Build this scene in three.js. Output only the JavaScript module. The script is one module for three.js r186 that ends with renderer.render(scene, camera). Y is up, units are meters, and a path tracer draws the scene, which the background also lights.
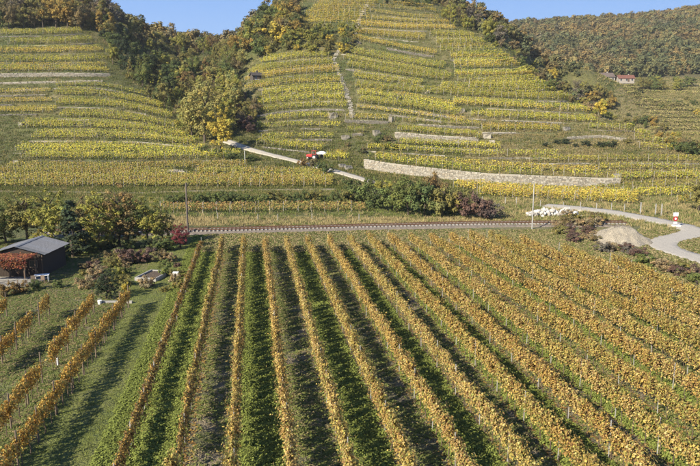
import * as THREE from 'three';
import { mergeGeometries } from 'three/addons/utils/BufferGeometryUtils.js';

// ---------------------------------------------------------------- camera, sky, sun, exposure
const scene = new THREE.Scene();
const CAM_H = 18, PITCH = 10 * Math.PI / 180, FOCAL = 690;           // focal length in photo pixels (700 wide)
const camera = new THREE.PerspectiveCamera(2 * Math.atan(233 / FOCAL) * 180 / Math.PI, 700 / 466, 0.5, 4000);
camera.position.set(0, CAM_H, 0);
camera.rotation.set(-PITCH, 0, 0);
const renderer = new THREE.WebGLRenderer({ antialias: true });
renderer.toneMapping = THREE.LinearToneMapping;
renderer.toneMappingExposure = 1.95;
renderer.shadowMap.enabled = true;
{
  const W = 64, Hh = 256, data = new Float32Array(W * Hh * 4);
  const stops = [[-90, .12, .125, .10], [-1, .26, .33, .42], [0, .28, .37, .51], [5, .185, .295, .495], [10, .135, .245, .475], [30, .065, .135, .31], [90, .03, .066, .175]];
  for (let j = 0; j < Hh; j++) {
    const e = ((j + .5) / Hh - .5) * 180;
    let k = 0; while (k < stops.length - 2 && e > stops[k + 1][0]) k++;
    const a = stops[k], b = stops[k + 1], t = Math.min(1, Math.max(0, (e - a[0]) / (b[0] - a[0])));
    for (let i = 0; i < W; i++) { const o = (j * W + i) * 4; for (let c = 0; c < 3; c++) data[o + c] = a[c + 1] + (b[c + 1] - a[c + 1]) * t; data[o + 3] = 1; }
  }
  const tex = new THREE.DataTexture(data, W, Hh, THREE.RGBAFormat, THREE.FloatType);
  tex.mapping = THREE.EquirectangularReflectionMapping; tex.magFilter = tex.minFilter = THREE.LinearFilter; tex.colorSpace = THREE.LinearSRGBColorSpace; tex.needsUpdate = true;
  scene.background = tex; scene.environment = tex;
  scene.backgroundIntensity = 1; scene.environmentIntensity = 1;
}
const SUN_AZ = 46 * Math.PI / 180, SUN_EL = 31.5 * Math.PI / 180;     // light runs away from the camera and to the right
const sun = new THREE.DirectionalLight(new THREE.Color(1, .90, .73), 5.0);
sun.position.set(-Math.sin(SUN_AZ) * Math.cos(SUN_EL) * 400, Math.sin(SUN_EL) * 400, Math.cos(SUN_AZ) * Math.cos(SUN_EL) * 400 - 150);
sun.target.position.set(0, 0, -150); scene.add(sun); scene.add(sun.target);
sun.castShadow = true; sun.shadow.mapSize.set(4096, 4096);
Object.assign(sun.shadow.camera, { left: -250, right: 250, top: 250, bottom: -250, near: 10, far: 1200 });

// ---------------------------------------------------------------- helpers
let seedState = 12345;
function rng(seed) { let s = seed | 0; return () => { s = (s + 0x6d2b79f5) | 0; let t = Math.imul(s ^ (s >>> 15), 1 | s); t = (t + Math.imul(t ^ (t >>> 7), 61 | t)) ^ t; return ((t ^ (t >>> 14)) >>> 0) / 4294967296; }; }
const R = rng(777);
const rr = (a, b, r = R) => a + (b - a) * r();
const gauss = (r = R) => (r() + r() + r() + r() - 2) * 0.87;
const clamp = (x, a, b) => Math.min(b, Math.max(a, x));
const sstep = (a, b, x) => { const t = clamp((x - a) / (b - a), 0, 1); return t * t * (3 - 2 * t); };
const lerp = (a, b, t) => a + (b - a) * t;
const pick = (arr, r = R) => arr[Math.floor(r() * arr.length) % arr.length];
function hash2(i, j) { let h = Math.imul(i, 374761393) + Math.imul(j, 668265263); h = Math.imul(h ^ (h >>> 13), 1274126177); return ((h ^ (h >>> 16)) >>> 0) / 4294967296; }
function noise(x, y) { const i = Math.floor(x), j = Math.floor(y), u = x - i, v = y - j, a = u * u * (3 - 2 * u), b = v * v * (3 - 2 * v); return lerp(lerp(hash2(i, j), hash2(i + 1, j), a), lerp(hash2(i, j + 1), hash2(i + 1, j + 1), a), b); }
const fbm = (x, y, n = 4) => { let s = 0, a = .5, t = 0; for (let k = 0; k < n; k++) { s += a * noise(x + k * 17.3, y - k * 9.1); t += a; x *= 2.03; y *= 2.03; a *= .5; } return s / t; };
const V = (x, y, z) => new THREE.Vector3(x, y, z);
scene.fog = new THREE.FogExp2(new THREE.Color(.80, .85, .92), .0001);   // thin autumn haze
const cT = Math.cos(PITCH), sT = Math.sin(PITCH);
const rayDir = (px, py) => { const u = (px - 350) / FOCAL, v = (233 - py) / FOCAL; return [u, v * cT - sT, -(cT + v * sT)]; };
const onPlane = (px, py, Y = 0) => { const d = rayDir(px, py), t = (Y - CAM_H) / d[1]; return V(d[0] * t, Y, d[2] * t); };
const atDepth = (px, py, D) => { const d = rayDir(px, py), t = D / -d[2]; return V(d[0] * t, CAM_H + d[1] * t, -D); };
const toPx = (p) => { const y = p.y - CAM_H, zc = -(p.z * cT) - y * sT, yc = y * cT - p.z * sT * 1; const yv = y * cT + (-p.z) * sT; return [350 + FOCAL * p.x / zc, 233 - FOCAL * yv / zc, zc]; };
const names = {};
function numbered(n) { const k = names[n] = (names[n] ?? -1) + 1; return k ? n + '_' + String(k).padStart(3, '0') : n; }
function tag(o, label, category, group, kind) { o.userData.label = label; if (category) o.userData.category = category; if (group) o.userData.group = group; if (kind) o.userData.kind = kind; return o; }
function shadow(o) { o.castShadow = true; o.receiveShadow = true; return o; }
function mesh(name, geo, mat, parent) { const m = shadow(new THREE.Mesh(geo, mat)); if (parent) { m.name = name; parent.add(m); } else { m.name = numbered(name); scene.add(m); } return m; }
function thing(name, pos, turn = 0) { const g = new THREE.Group(); g.name = numbered(name); g.position.copy(pos); g.rotation.y = turn; scene.add(g); return g; }
function structure(name, geo, mat, label) { const m = mesh(name, geo, mat); m.userData.kind = 'structure'; if (label) m.userData.label = label; return m; }
function boxG(w, h, d, x = 0, y = 0, z = 0, ry = 0, rx = 0, rz = 0) { const g = new THREE.BoxGeometry(w, h, d); if (rx) g.rotateX(rx); if (rz) g.rotateZ(rz); if (ry) g.rotateY(ry); g.translate(x, y, z); return g; }
function cylG(r0, r1, h, n, x = 0, y = 0, z = 0) { const g = new THREE.CylinderGeometry(r1, r0, h, n); g.translate(x, y + h / 2, z); return g; }
function barG(a, b, r, n = 5, r2 = r) { const d = b.clone().sub(a), L = d.length(); const g = new THREE.CylinderGeometry(r2, r, L, n); g.translate(0, L / 2, 0); g.applyQuaternion(new THREE.Quaternion().setFromUnitVectors(V(0, 1, 0), d.normalize())); g.translate(a.x, a.y, a.z); return g; }
function tint(g, c) { const n = g.attributes.position.count, a = new Float32Array(n * 3); for (let i = 0; i < n; i++) { a[i * 3] = c[0]; a[i * 3 + 1] = c[1]; a[i * 3 + 2] = c[2]; } g.setAttribute('color', new THREE.BufferAttribute(a, 3)); return g; }
const merged = (list) => mergeGeometries(list.map((g) => (g.index ? g.toNonIndexed() : g)), false);
const rgb = (r, g, b) => new THREE.Color().setRGB(r, g, b);

// noise textures (grain only)
function noiseTex(size, scale, lo, hi, seedOff = 0, aniso = 1) {
  const d = new Uint8Array(size * size * 4);
  for (let j = 0; j < size; j++) for (let i = 0; i < size; i++) {
    const f = (ii, jj) => fbm(ii / size * scale + seedOff, jj / size * scale * aniso + seedOff, 5);
    const u = i / size, v = j / size;                                  // blended with its wrapped copies so that it tiles
    const n = f(i, j) * (1 - u) * (1 - v) + f(i - size, j) * u * (1 - v) + f(i, j - size) * (1 - u) * v + f(i - size, j - size) * u * v;
    const q = Math.round(255 * clamp(lo + (hi - lo) * clamp((n - .5) * 2.2 + .5, 0, 1), 0, 1)), o = (j * size + i) * 4;
    d[o] = d[o + 1] = d[o + 2] = q; d[o + 3] = 255;
  }
  const t = new THREE.DataTexture(d, size, size); t.wrapS = t.wrapT = THREE.RepeatWrapping; t.magFilter = THREE.LinearFilter; t.minFilter = THREE.LinearMipmapLinearFilter; t.generateMipmaps = true; t.needsUpdate = true; return t;
}
const grain = noiseTex(512, 40, .55, 1, 3.3), bumpy = noiseTex(512, 28, 0, 1, 8.1);
const rep = (t, s) => { const c = t.clone(); c.repeat.set(s, s); c.needsUpdate = true; return c; };
const std = (c, o = {}) => new THREE.MeshStandardMaterial({ color: c, roughness: .9, side: THREE.DoubleSide, ...o });
const MAT = {
  terrain: std(rgb(1, 1, 1), { vertexColors: true, map: rep(grain, .12), bumpMap: rep(bumpy, .16), bumpScale: .25, roughness: 1 }),
  field: std(rgb(1, 1, 1), { vertexColors: true, map: rep(grain, .33), bumpMap: rep(bumpy, .33), bumpScale: .12, roughness: 1 }),
  asphalt: std(rgb(.50, .46, .39), { map: rep(grain, .3), bumpMap: rep(bumpy, .8), bumpScale: .02 }),
  concretePath: std(rgb(.50, .455, .37), { map: rep(grain, .3), bumpMap: rep(bumpy, .5), bumpScale: .03 }),
  dirtPath: std(rgb(.36, .31, .21), { map: rep(grain, .3), bumpMap: rep(bumpy, .4), bumpScale: .06 }),
  ballast: std(rgb(.30, .25, .20), { map: rep(grain, .7), bumpMap: rep(bumpy, 1), bumpScale: .08 }),
  rail: std(rgb(.16, .085, .05), { roughness: .6, metalness: .5 }),
  sleeper: std(rgb(.42, .40, .36), { map: rep(grain, .5) }),
  stone: std(rgb(1, 1, 1), { vertexColors: true, map: rep(grain, .6), bumpMap: rep(bumpy, .8), bumpScale: .05 }),
  post: std(rgb(.42, .41, .39), { roughness: .6, metalness: .2 }),
  woodPost: std(rgb(.16, .12, .085)), oldWood: std(rgb(.11, .075, .05)), darkWood: std(rgb(.05, .034, .024), { map: rep(grain, .5) }),
  trunk: std(rgb(.10, .072, .05)), bark: std(rgb(.11, .085, .06), { bumpMap: rep(bumpy, 2), bumpScale: .04 }),
  wire: std(rgb(.35, .35, .35), { metalness: .7, roughness: .5 }),
  white: std(rgb(.78, .78, .76), { roughness: .6 }), concrete: std(rgb(.48, .47, .44), { map: rep(grain, .6), bumpMap: rep(bumpy, 1), bumpScale: .02 }),
};
const leafMat = (r, g, b) => new THREE.MeshPhysicalMaterial({ color: rgb(r, g, b), vertexColors: true, roughness: .85, side: THREE.DoubleSide, transmission: .3, thickness: 0, specularIntensity: .3 });

// ---------------------------------------------------------------- terrain: thin-plate surface through surveyed points [photo x, photo y, distance]
const CP = [];
const column = (x, ...yd) => { for (let i = 0; i < yd.length; i += 2) { const p = atDepth(x, yd[i], yd[i + 1]); CP.push([p.x, p.z, p.y]); } };
const world = (...l) => { for (const [x, z, y] of l) CP.push([x, z, y]); };
column(0, 190, 155, 170, 185, 150, 205, 120, 225, 95, 245, 75, 258, 50, 280, 28, 305, 5, 340);
column(50, 190, 153, 170, 182, 150, 203, 120, 224, 95, 243, 75, 258, 50, 282, 28, 310, 8, 345);
column(100, 190, 152, 170, 180, 150, 200, 120, 222, 100, 238, 80, 255, 50, 285, 25, 318, 15, 345);
column(150, 190, 151, 170, 178, 150, 199, 130, 214, 110, 234, 90, 258, 62, 300, 46, 340);
column(195, 190, 150, 170, 177, 150, 197, 132, 222, 110, 262, 82, 330, 66, 420, 60, 470);
column(230, 170, 176, 150, 194, 125, 216, 100, 246, 75, 285, 50, 335);
column(260, 190, 150, 170, 175, 150, 192, 130, 211, 100, 239, 70, 266, 40, 300, 26, 325);
column(300, 226, 108, 215, 118, 200, 136, 190, 150, 170, 175, 155, 190, 130, 213, 100, 238, 60, 270, 30, 298, 10, 322);
column(345, 215, 118, 190, 150, 170, 174, 155, 189, 130, 212, 100, 237, 60, 270, 20, 305, 0, 325, -6, 350);
column(400, 215, 118, 190, 150, 170, 173, 150, 190, 130, 209, 100, 235, 60, 270, 20, 308, 5, 328);
column(450, 190, 149, 170, 171, 150, 188, 130, 207, 100, 233, 60, 270, 30, 300, 18, 320);
column(500, 205, 130, 190, 148, 170, 170, 150, 186, 130, 205, 100, 231, 60, 270, 42, 292);
column(550, 205, 129, 190, 147, 170, 168, 150, 184, 130, 203, 110, 222, 88, 248);
column(600, 205, 128, 190, 146, 170, 167, 150, 183, 130, 202, 114, 220);
column(650, 205, 127, 190, 145, 170, 166, 155, 178, 142, 192);
column(690, 200, 130, 185, 148, 170, 164, 160, 174);
// behind the crest of the vineyard hill, the side valley on the right and its far slopes
column(500, 68, 340); column(530, 88, 320); column(560, 112, 300); column(560, 114, 350); column(600, 128, 280); column(620, 138, 262); column(650, 150, 240); column(680, 160, 225); column(720, 167, 215);
column(640, 118, 340, 104, 400, 90, 460, 78, 520); column(700, 140, 270, 118, 340, 104, 400, 90, 460, 76, 530); column(780, 140, 270, 118, 340, 100, 420, 80, 500);
column(560, 84, 470); column(610, 84, 450);
column(530, 36, 760, 28, 850); column(600, 55, 640, 30, 800, 24, 880); column(660, 50, 640, 26, 800, 20, 880); column(720, 45, 640, 18, 800, 13, 880); column(820, 40, 640, 14, 800, 8, 880);
column(470, 40, 700, 32, 850);
world([-30, -370, 70], [10, -385, 80], [50, -400, 68], [110, -400, 30], [120, -360, 38], [80, -360, 55]);
world([-250, -200, 6], [-250, -300, 45], [-260, -400, 85], [-165, -420, 80], [-100, -480, 55], [-140, -560, 58], [-190, -560, 72], [-120, -700, 66], [-40, -520, 56], [60, -560, 55], [-400, -300, 50], [-400, -600, 110]);
world([220, -200, 2], [260, -300, 10], [330, -220, 3], [420, -420, 35], [600, -700, 120], [0, -1000, 80], [-300, -1000, 90], [-200, -850, 78], [700, -1000, 150], [300, -1050, 110], [-700, -700, 110], [900, -500, 60], [-500, -150, 8], [500, -140, 2]);
for (let x = -240; x <= 240; x += 60) CP.push([x, -112, .15], [x, -126, .5]);
for (let x = -200; x <= 300; x += 100) CP.push([x, -60, 0]);
const TPS = (() => {
  const n = CP.length, N = n + 3, A = [], S = 100;
  const U = (r2) => (r2 < 1e-12 ? 0 : .5 * r2 * Math.log(r2));
  for (let i = 0; i < N; i++) A.push(new Float64Array(N + 1));
  for (let i = 0; i < n; i++) {
    for (let j = 0; j < n; j++) { const dx = (CP[i][0] - CP[j][0]) / S, dz = (CP[i][1] - CP[j][1]) / S; A[i][j] = U(dx * dx + dz * dz); }
    A[i][i] += .0015; A[i][n] = A[n][i] = 1; A[i][n + 1] = A[n + 1][i] = CP[i][0] / S; A[i][n + 2] = A[n + 2][i] = CP[i][1] / S; A[i][N] = CP[i][2];
  }
  for (let c = 0; c < N; c++) {
    let p = c; for (let r = c + 1; r < N; r++) if (Math.abs(A[r][c]) > Math.abs(A[p][c])) p = r;
    [A[c], A[p]] = [A[p], A[c]];
    for (let r = c + 1; r < N; r++) { const f = A[r][c] / A[c][c]; if (f) for (let k = c; k <= N; k++) A[r][k] -= f * A[c][k]; }
  }
  const w = new Float64Array(N);
  for (let r = N - 1; r >= 0; r--) { let s = A[r][N]; for (let k = r + 1; k < N; k++) s -= A[r][k] * w[k]; w[r] = s / A[r][r]; }
  return (x, z) => { let s = w[n] + w[n + 1] * x / S + w[n + 2] * z / S; for (let i = 0; i < n; i++) { const dx = (x - CP[i][0]) / S, dz = (z - CP[i][1]) / S; s += w[i] * U(dx * dx + dz * dz); } return s; };
})();
const GX0 = -780, GZ0 = -1150, GS = 3, GW = 590, GH = 386;
const HG = new Float32Array(GW * GH);
for (let j = 0; j < GH; j++) for (let i = 0; i < GW; i++) {
  const x = GX0 + i * GS, z = GZ0 + j * GS, D = -z;
  let h = 0;
  if (D > 100) { h = Math.max(TPS(x, z), -1); h *= sstep(104, 122, D); if (D > 190) h += (fbm(x * .03, z * .03, 3) - .5) * 3.2 * sstep(190, 330, D); }
  HG[j * GW + i] = h;
}
function H0(x, z) {
  const u = clamp((x - GX0) / GS, 0, GW - 1.001), v = clamp((z - GZ0) / GS, 0, GH - 1.001), i = Math.floor(u), j = Math.floor(v), a = u - i, b = v - j, o = j * GW + i;
  return (HG[o] * (1 - a) + HG[o + 1] * a) * (1 - b) + (HG[o + GW] * (1 - a) + HG[o + GW + 1] * a) * b;
}
// point of the ground that a photo pixel points at (first hit)
function onGround(px, py) {
  const d = rayDir(px, py), L = -d[2]; let t0 = 25;
  for (let D = 25; D < 1100; D += 1.5) {
    const t = D / L; if (CAM_H + d[1] * t < H0(d[0] * t, -D)) {
      let a = t0, b = D; for (let k = 0; k < 18; k++) { const m = (a + b) / 2, q = m / L; if (CAM_H + d[1] * q < H0(d[0] * q, -m)) b = m; else a = m; }
      const q = b / L; return V(d[0] * q, H0(d[0] * q, -b), -b);
    } t0 = D;
  }
  return null;
}
// photo polyline -> smooth world polyline on the ground, one point per `step` metres
function trace(pts, step = .8, smooth = 6) {
  let w = [];
  for (let i = 0; i < pts.length - 1; i++) {
    const [x0, y0] = pts[i], [x1, y1] = pts[i + 1], n = Math.max(2, Math.round(Math.hypot(x1 - x0, y1 - y0) / 3));
    for (let k = i ? 1 : 0; k <= n; k++) { const p = onGround(lerp(x0, x1, k / n), lerp(y0, y1, k / n)); if (!p) continue; if (w.length && p.distanceTo(w[w.length - 1]) > 25) { if (w.length < 6) w = [p]; } else w.push(p); }
  }
  for (let s = 0; s < smooth; s++) w = w.map((p, i) => (i && i < w.length - 1 ? V((w[i - 1].x + 2 * p.x + w[i + 1].x) / 4, 0, (w[i - 1].z + 2 * p.z + w[i + 1].z) / 4) : p));
  return resample(w, step);
}
function resample(w, step) {
  const out = []; let acc = 0;
  for (let i = 0; i < w.length - 1; i++) {
    const a = w[i], b = w[i + 1], L = Math.hypot(b.x - a.x, b.z - a.z); let t = out.length ? step - acc : 0;
    while (t <= L) { out.push(V(lerp(a.x, b.x, t / L), 0, lerp(a.z, b.z, t / L))); t += step; }
    acc = L - (t - step);
  }
  return out;
}
function shiftUphill(w, d) {                                         // parallel copy, d metres to the far side
  return w.map((p, i) => { const a = w[Math.max(0, i - 3)], b = w[Math.min(w.length - 1, i + 3)], tx = b.x - a.x, tz = b.z - a.z, L = Math.hypot(tx, tz) || 1; let nx = tz / L, nz = -tx / L; if (nz > 0) { nx = -nx; nz = -nz; } return V(p.x + nx * d, 0, p.z + nz * d); });
}

// ---------------------------------------------------------------- the terraces: [photo polyline of the foot of the vines, rows of vines, wall height, palette]
// palettes: g green, y yellow-green, o gold, d dull dark green
const TERR = [
  // vineyard hill, west of the stone stairway
  [[[292, 25], [320, 24], [362, 26]], 1, 0, 'o'], [[[296, 21], [366, 21]], 1, 0, 'o'], [[[302, 17], [370, 17]], 1, 0, 'o'], [[[308, 13], [374, 13]], 1, 0, 'o'], [[[312, 9], [377, 9]], 1, 0, 'o'], [[[316, 5], [380, 5]], 1, 0, 'o'],
  [[[258, 65], [295, 60], [331, 58]], 2, .5, 'y'], [[[246, 76], [290, 69], [334, 66]], 2, .4, 'y'], [[[243, 84], [290, 76], [341, 74]], 2, .4, 'y'],
  [[[243, 92], [290, 86], [342, 84]], 2, .6, 'y'], [[[262, 98], [300, 94], [344, 93]], 2, .5, 'y'], [[[256, 107], [300, 102], [346, 101]], 2, .6, 'y'],
  [[[247, 118], [280, 112], [320, 109], [348, 110]], 2, .8, 'y'], [[[268, 123], [300, 120], [342, 120]], 1, .6, 'y'], [[[258, 131], [290, 128], [340, 129]], 1, .5, 'y'],
  [[[262, 141], [300, 140], [334, 140]], 1, .7, 'y'], [[[255, 146], [290, 150], [322, 153]], 2, .5, 'y'], [[[322, 160], [340, 162], [352, 160]], 2, 0, 'y'],
  // east of the stairway
  [[[384, 5], [436, 9]], 1, 0, 'o'], [[[380, 9], [438, 13]], 1, 0, 'o'], [[[370, 14], [410, 19], [440, 20]], 1, .6, 'o'], [[[366, 21], [410, 24], [450, 25]], 1, .3, 'o'],
  [[[360, 28], [410, 31], [456, 31]], 2, .6, 'o'], [[[354, 35], [400, 40], [426, 42]], 2, .3, 'o'], [[[352, 41], [410, 53], [436, 57]], 1, .9, 'o'],
  [[[430, 38], [476, 39]], 2, .5, 'y'], [[[436, 46], [487, 46]], 2, .3, 'y'], [[[440, 53], [497, 53]], 2, .5, 'y'], [[[450, 60], [511, 60]], 2, .4, 'y'], [[[454, 65], [516, 65]], 1, 0, 'y'],
  [[[455, 70], [523, 69]], 2, .4, 'y'], [[[454, 78], [538, 78]], 2, .5, 'y'], [[[458, 83], [548, 83]], 1, 0, 'y'], [[[470, 89], [556, 88]], 2, .5, 'y'],
  [[[342, 54], [400, 65], [444, 71]], 2, .6, 'g'], [[[343, 61], [400, 71], [446, 78]], 1, .4, 'g'], [[[346, 69], [410, 79], [450, 83]], 2, .7, 'g'], [[[352, 80], [410, 88], [420, 89]], 2, .7, 'g'], [[[440, 91], [470, 93], [560, 94]], 2, .4, 'g'],
  [[[354, 90], [400, 94], [440, 97], [500, 100], [596, 103]], 2, .7, 'y'], [[[356, 97], [400, 102], [452, 112]], 2, .7, 'y'], [[[452, 107], [500, 109], [592, 114]], 2, .5, 'y'],
  [[[357, 105], [400, 109], [456, 118]], 2, .7, 'y'], [[[470, 119], [540, 122], [600, 125]], 2, .6, 'y'], [[[356, 111], [400, 116], [468, 125]], 1, .7, 'y'], [[[345, 121], [392, 123]], 1, 1.15, 'y'], [[[346, 134], [366, 135]], 0, 1.1, 'y'],
  [[[394, 123], [440, 126], [482, 128]], 1, .8, 'y'], [[[396, 135], [440, 139], [480, 141]], 2, 2.2, 'y'], [[[482, 133], [540, 133], [560, 134]], 2, .8, 'y'], [[[590, 130], [640, 132]], 1, .4, 'g'],
  [[[600, 118], [622, 122], [650, 133]], 1, .3, 'g'], [[[634, 141], [668, 147]], 1, .3, 'g'], [[[640, 150], [690, 153]], 1, .3, 'g'], [[[640, 136], [660, 140]], 1, .2, 'g'],
  [[[398, 146], [450, 149], [500, 151]], 1, .4, 'g'], [[[366, 151], [400, 153], [480, 158], [560, 158]], 1, .5, 'y'], [[[366, 164], [389, 168], [430, 173], [486, 179], [540, 181.5], [600, 184], [622, 184]], 1, 2.8, 'y'], [[[374, 160], [430, 164], [486, 169], [540, 172], [600, 175]], 1, 0, 'y'],
  [[[530, 164], [617, 163], [700, 164]], 1, .5, 'g'], [[[600, 171], [700, 172]], 1, .4, 'g'], [[[622, 182], [660, 181], [705, 180]], 2, .2, 'g'],
  // below the long wall
  [[[452, 190], [500, 194], [590, 199], [640, 202]], 2, 0, 'o'], [[[476, 197], [540, 201], [640, 206]], 2, 0, 'o'], [[[590, 195], [640, 190], [705, 186]], 1, 0, 'g'], [[[600, 199], [660, 198], [705, 195]], 1, 0, 'g'], [[[680, 206], [705, 203]], 1, 0, 'o'],
  // western hill
  [[[-45, 37], [40, 36], [84, 34]], 2, .4, 'y'], [[[8, 46], [60, 45], [96, 43]], 2, .5, 'y'], [[[-45, 55], [60, 54], [106, 53]], 2, .3, 'y'], [[[-45, 64], [60, 63], [110, 62]], 2, .3, 'y'], [[[-45, 69], [60, 68], [110, 68]], 1, .2, 'y'], [[[-45, 75], [60, 74], [112, 75]], 2, 1.5, 'y'],
  [[[-45, 96], [26, 95], [52, 94]], 1, .4, 'o'], [[[-45, 105], [52, 104]], 1, .4, 'o'], [[[-45, 115], [54, 114]], 1, .4, 'o'],
  [[[54, 88], [100, 88], [140, 96], [152, 99]], 1, .4, 'g'], [[[52, 97], [100, 98], [140, 105], [160, 110]], 2, .5, 'g'], [[[55, 107], [100, 108], [140, 113], [170, 121]], 2, .6, 'g'], [[[58, 119], [100, 120], [140, 124], [178, 131]], 2, .7, 'g'],
  [[[18, 130], [80, 130], [140, 133], [184, 139]], 2, .6, 'g'], [[[30, 141], [80, 141], [140, 142], [190, 147]], 2, .6, 'g'],
  [[[14, 153], [100, 153], [200, 155]], 2, .3, 'y'], [[[20, 160], [120, 161], [238, 160]], 2, .2, 'y'],
  [[[4, 170], [120, 171], [245, 169]], 1, 0, 'm'], [[[-45, 175], [60, 176], [170, 178]], 2, 0, 'm'], [[[194, 176], [250, 176], [320, 179]], 2, 0, 'm'], [[[-45, 182], [150, 182], [332, 184]], 2, 0, 'm'], [[[-45, 188], [150, 188], [334, 188]], 2, 0, 'm'],
  [[[160, 214], [240, 214], [370, 213]], 1, 0, 'b'],
  // far slope across the side valley
  ...[87, 90, 93, 96.5, 100, 103.5, 107, 111, 115, 119, 123, 127, 131, 135.5, 140, 145].map((y, i) => [[[621 + i * 2.4 + (i % 3) * 5, y], [664, y + .5], [714, y + (i % 3) * .7]], 1, 0, 'f']),
];
const LINES = [];                                                    // ground steps under the walls
for (const t of TERR) { t.world = trace(t[0]); if (t[2] && t.world.length > 3) LINES.push({ w: resample(t.world, 2.5), h: t[2] }); }
for (const l of LINES) { l.x0 = Math.min(...l.w.map((p) => p.x)) - 8; l.x1 = Math.max(...l.w.map((p) => p.x)) + 8; l.z0 = Math.min(...l.w.map((p) => p.z)) - 8; l.z1 = Math.max(...l.w.map((p) => p.z)) + 8; }
function H(x, z) {
  let h = H0(x, z);
  if (z > -150) return h;
  for (const l of LINES) {
    if (x < l.x0 || x > l.x1 || z < l.z0 || z > l.z1) continue;
    let best = 1e9, side = 1, along = 0;
    for (let i = 0; i < l.w.length - 1; i++) {
      const a = l.w[i], b = l.w[i + 1], ex = b.x - a.x, ez = b.z - a.z, q = clamp(((x - a.x) * ex + (z - a.z) * ez) / (ex * ex + ez * ez), 0, 1), qx = x - a.x - ex * q, qz = z - a.z - ez * q, d = qx * qx + qz * qz;
      if (d < best) { best = d; side = ex * qz - ez * qx; side = (b.x > a.x ? -side : side); along = (i === 0 && q === 0) || (i === l.w.length - 2 && q === 1) ? 1 : 0; }
    }
    const d = Math.sqrt(best), L = 1.2 + l.h * 1.6; if (d > L) continue;
    let amp = l.h * .5 * (1 - d / L); if (along) amp *= Math.max(0, 1 - d / 1.5);
    h += side > 0 ? amp : -amp;                                       // uphill side up, downhill side down
  }
  return h;
}
const drop = (p, dy = 0) => V(p.x, H(p.x, p.z) + dy, p.z);

// ---------------------------------------------------------------- ground sheet
const mix3 = (a, b, t) => [lerp(a[0], b[0], t), lerp(a[1], b[1], t), lerp(a[2], b[2], t)];
const C_GRASS = [.10, .12, .032], C_STRAW = [.29, .24, .115], C_DARK = [.075, .08, .03], C_OLIVE = [.155, .15, .048];
function groundColor(x, z) {
  const D = -z, n = fbm(x * .05, z * .05), m = fbm(x * .33 + 40, z * .33, 3), k = fbm(x * 1.1 + 9, z * 1.1, 2);
  let c = mix3(C_GRASS, C_OLIVE, sstep(.35, .65, n));
  if (D > 140) c = mix3(c, C_STRAW, sstep(.48, .75, m) * .55);
  c = mix3(c, C_DARK, sstep(.5, .8, k) * .45);
  if (D > 160 && D < 222 && x > 30) c = mix3(c, C_STRAW, .3 + .5 * sstep(.35, .7, n));
  if (D > 500) c = mix3(c, [.10, .085, .035], .6); else if (D > 255 && x / D > .375) c = mix3(c, C_STRAW, .45 + .4 * m);
  if (D > 94 && D < 100 && x > -30) c = mix3(c, C_STRAW, .5 * m);
  if (D > 109 && D < 116) c = mix3(c, C_STRAW, .75);
  if (x > 14 && D > 70 && D < 135) c = mix3(c, C_STRAW, sstep(.3, .6, n * .5 + m * .5) * .75);
  return c;
}
{
  const lines = (stops) => { const a = []; for (let i = 0; i < stops.length - 1; i++) { const [p, s] = stops[i], q = stops[i + 1][0]; const n = Math.max(1, Math.round((q - p) / s)); for (let k = 0; k < n; k++) a.push(p + (q - p) * k / n); } a.push(stops[stops.length - 1][0]); return a; };
  const xs = lines([[-2500, 200], [-780, 12], [-150, 1.15], [175, 6], [500, 12], [980, 200], [2500, 1]]);
  const zs = lines([[-3000, 200], [-1148, 12], [-500, 6], [-360, 2], [-300, .85], [-150, 1.4], [-90, 2.5], [0, 20], [100, 1]]);
  const nx = xs.length, nz = zs.length, pos = new Float32Array(nx * nz * 3), col = new Float32Array(nx * nz * 3), uv = new Float32Array(nx * nz * 2), idx = [];
  for (let j = 0; j < nz; j++) for (let i = 0; i < nx; i++) {
    const o = j * nx + i, x = xs[i], z = zs[j]; let y = H(x, z);
    if (z < -105) y += (fbm(x * .4, z * .4, 3) - .5) * .22 * sstep(104, 130, -z); else y -= .12;
    pos.set([x, y, z], o * 3); col.set(groundColor(x, z), o * 3); uv.set([x, z], o * 2);
    if (i && j) idx.push(o - nx - 1, o - 1, o - nx, o - nx, o - 1, o);
  }
  const g = new THREE.BufferGeometry(); g.setAttribute('position', new THREE.BufferAttribute(pos, 3)); g.setAttribute('color', new THREE.BufferAttribute(col, 3)); g.setAttribute('uv', new THREE.BufferAttribute(uv, 2)); g.setIndex(idx); g.computeVertexNormals();
  structure('terrain', g, MAT.terrain, 'rolling valley ground rising into terraced hills');
}

// ---------------------------------------------------------------- ribbons: roads, paths, railway bed
function ribbon(w, width, lift, crown = 0) {
  const n = w.length, K = 7, pos = [], uv = [], idx = [];
  w.forEach((p, i) => {
    const a = w[Math.max(0, i - 1)], b = w[Math.min(n - 1, i + 1)], L = Math.hypot(b.x - a.x, b.z - a.z) || 1, nx = -(b.z - a.z) / L, nz = (b.x - a.x) / L, wd = (typeof width === 'function' ? width(i / (n - 1)) : width) * (1 + .05 * Math.sin(i * .7) + .04 * Math.sin(i * 1.9));
    for (let k = 0; k < K; k++) { const q = clamp((k - 1) / (K - 3), 0, 1) - .5, s = q * wd + (k === 0 ? -.25 : k === K - 1 ? .25 : 0), x = p.x + nx * s, z = p.z + nz * s, e = Math.abs(q) * 2; pos.push(x, H(x, z) + (k === 0 || k === K - 1 ? -.5 : lift + crown * (1 - e * e)), z); uv.push(x, z); if (i && k) { const o = i * K + k; idx.push(o - K - 1, o - K, o - 1, o - K, o, o - 1); } }
  });
  const g = new THREE.BufferGeometry(); g.setAttribute('position', new THREE.Float32BufferAttribute(pos, 3)); g.setAttribute('uv', new THREE.Float32BufferAttribute(uv, 2)); g.setIndex(idx); g.computeVertexNormals(); return g;
}
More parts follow.
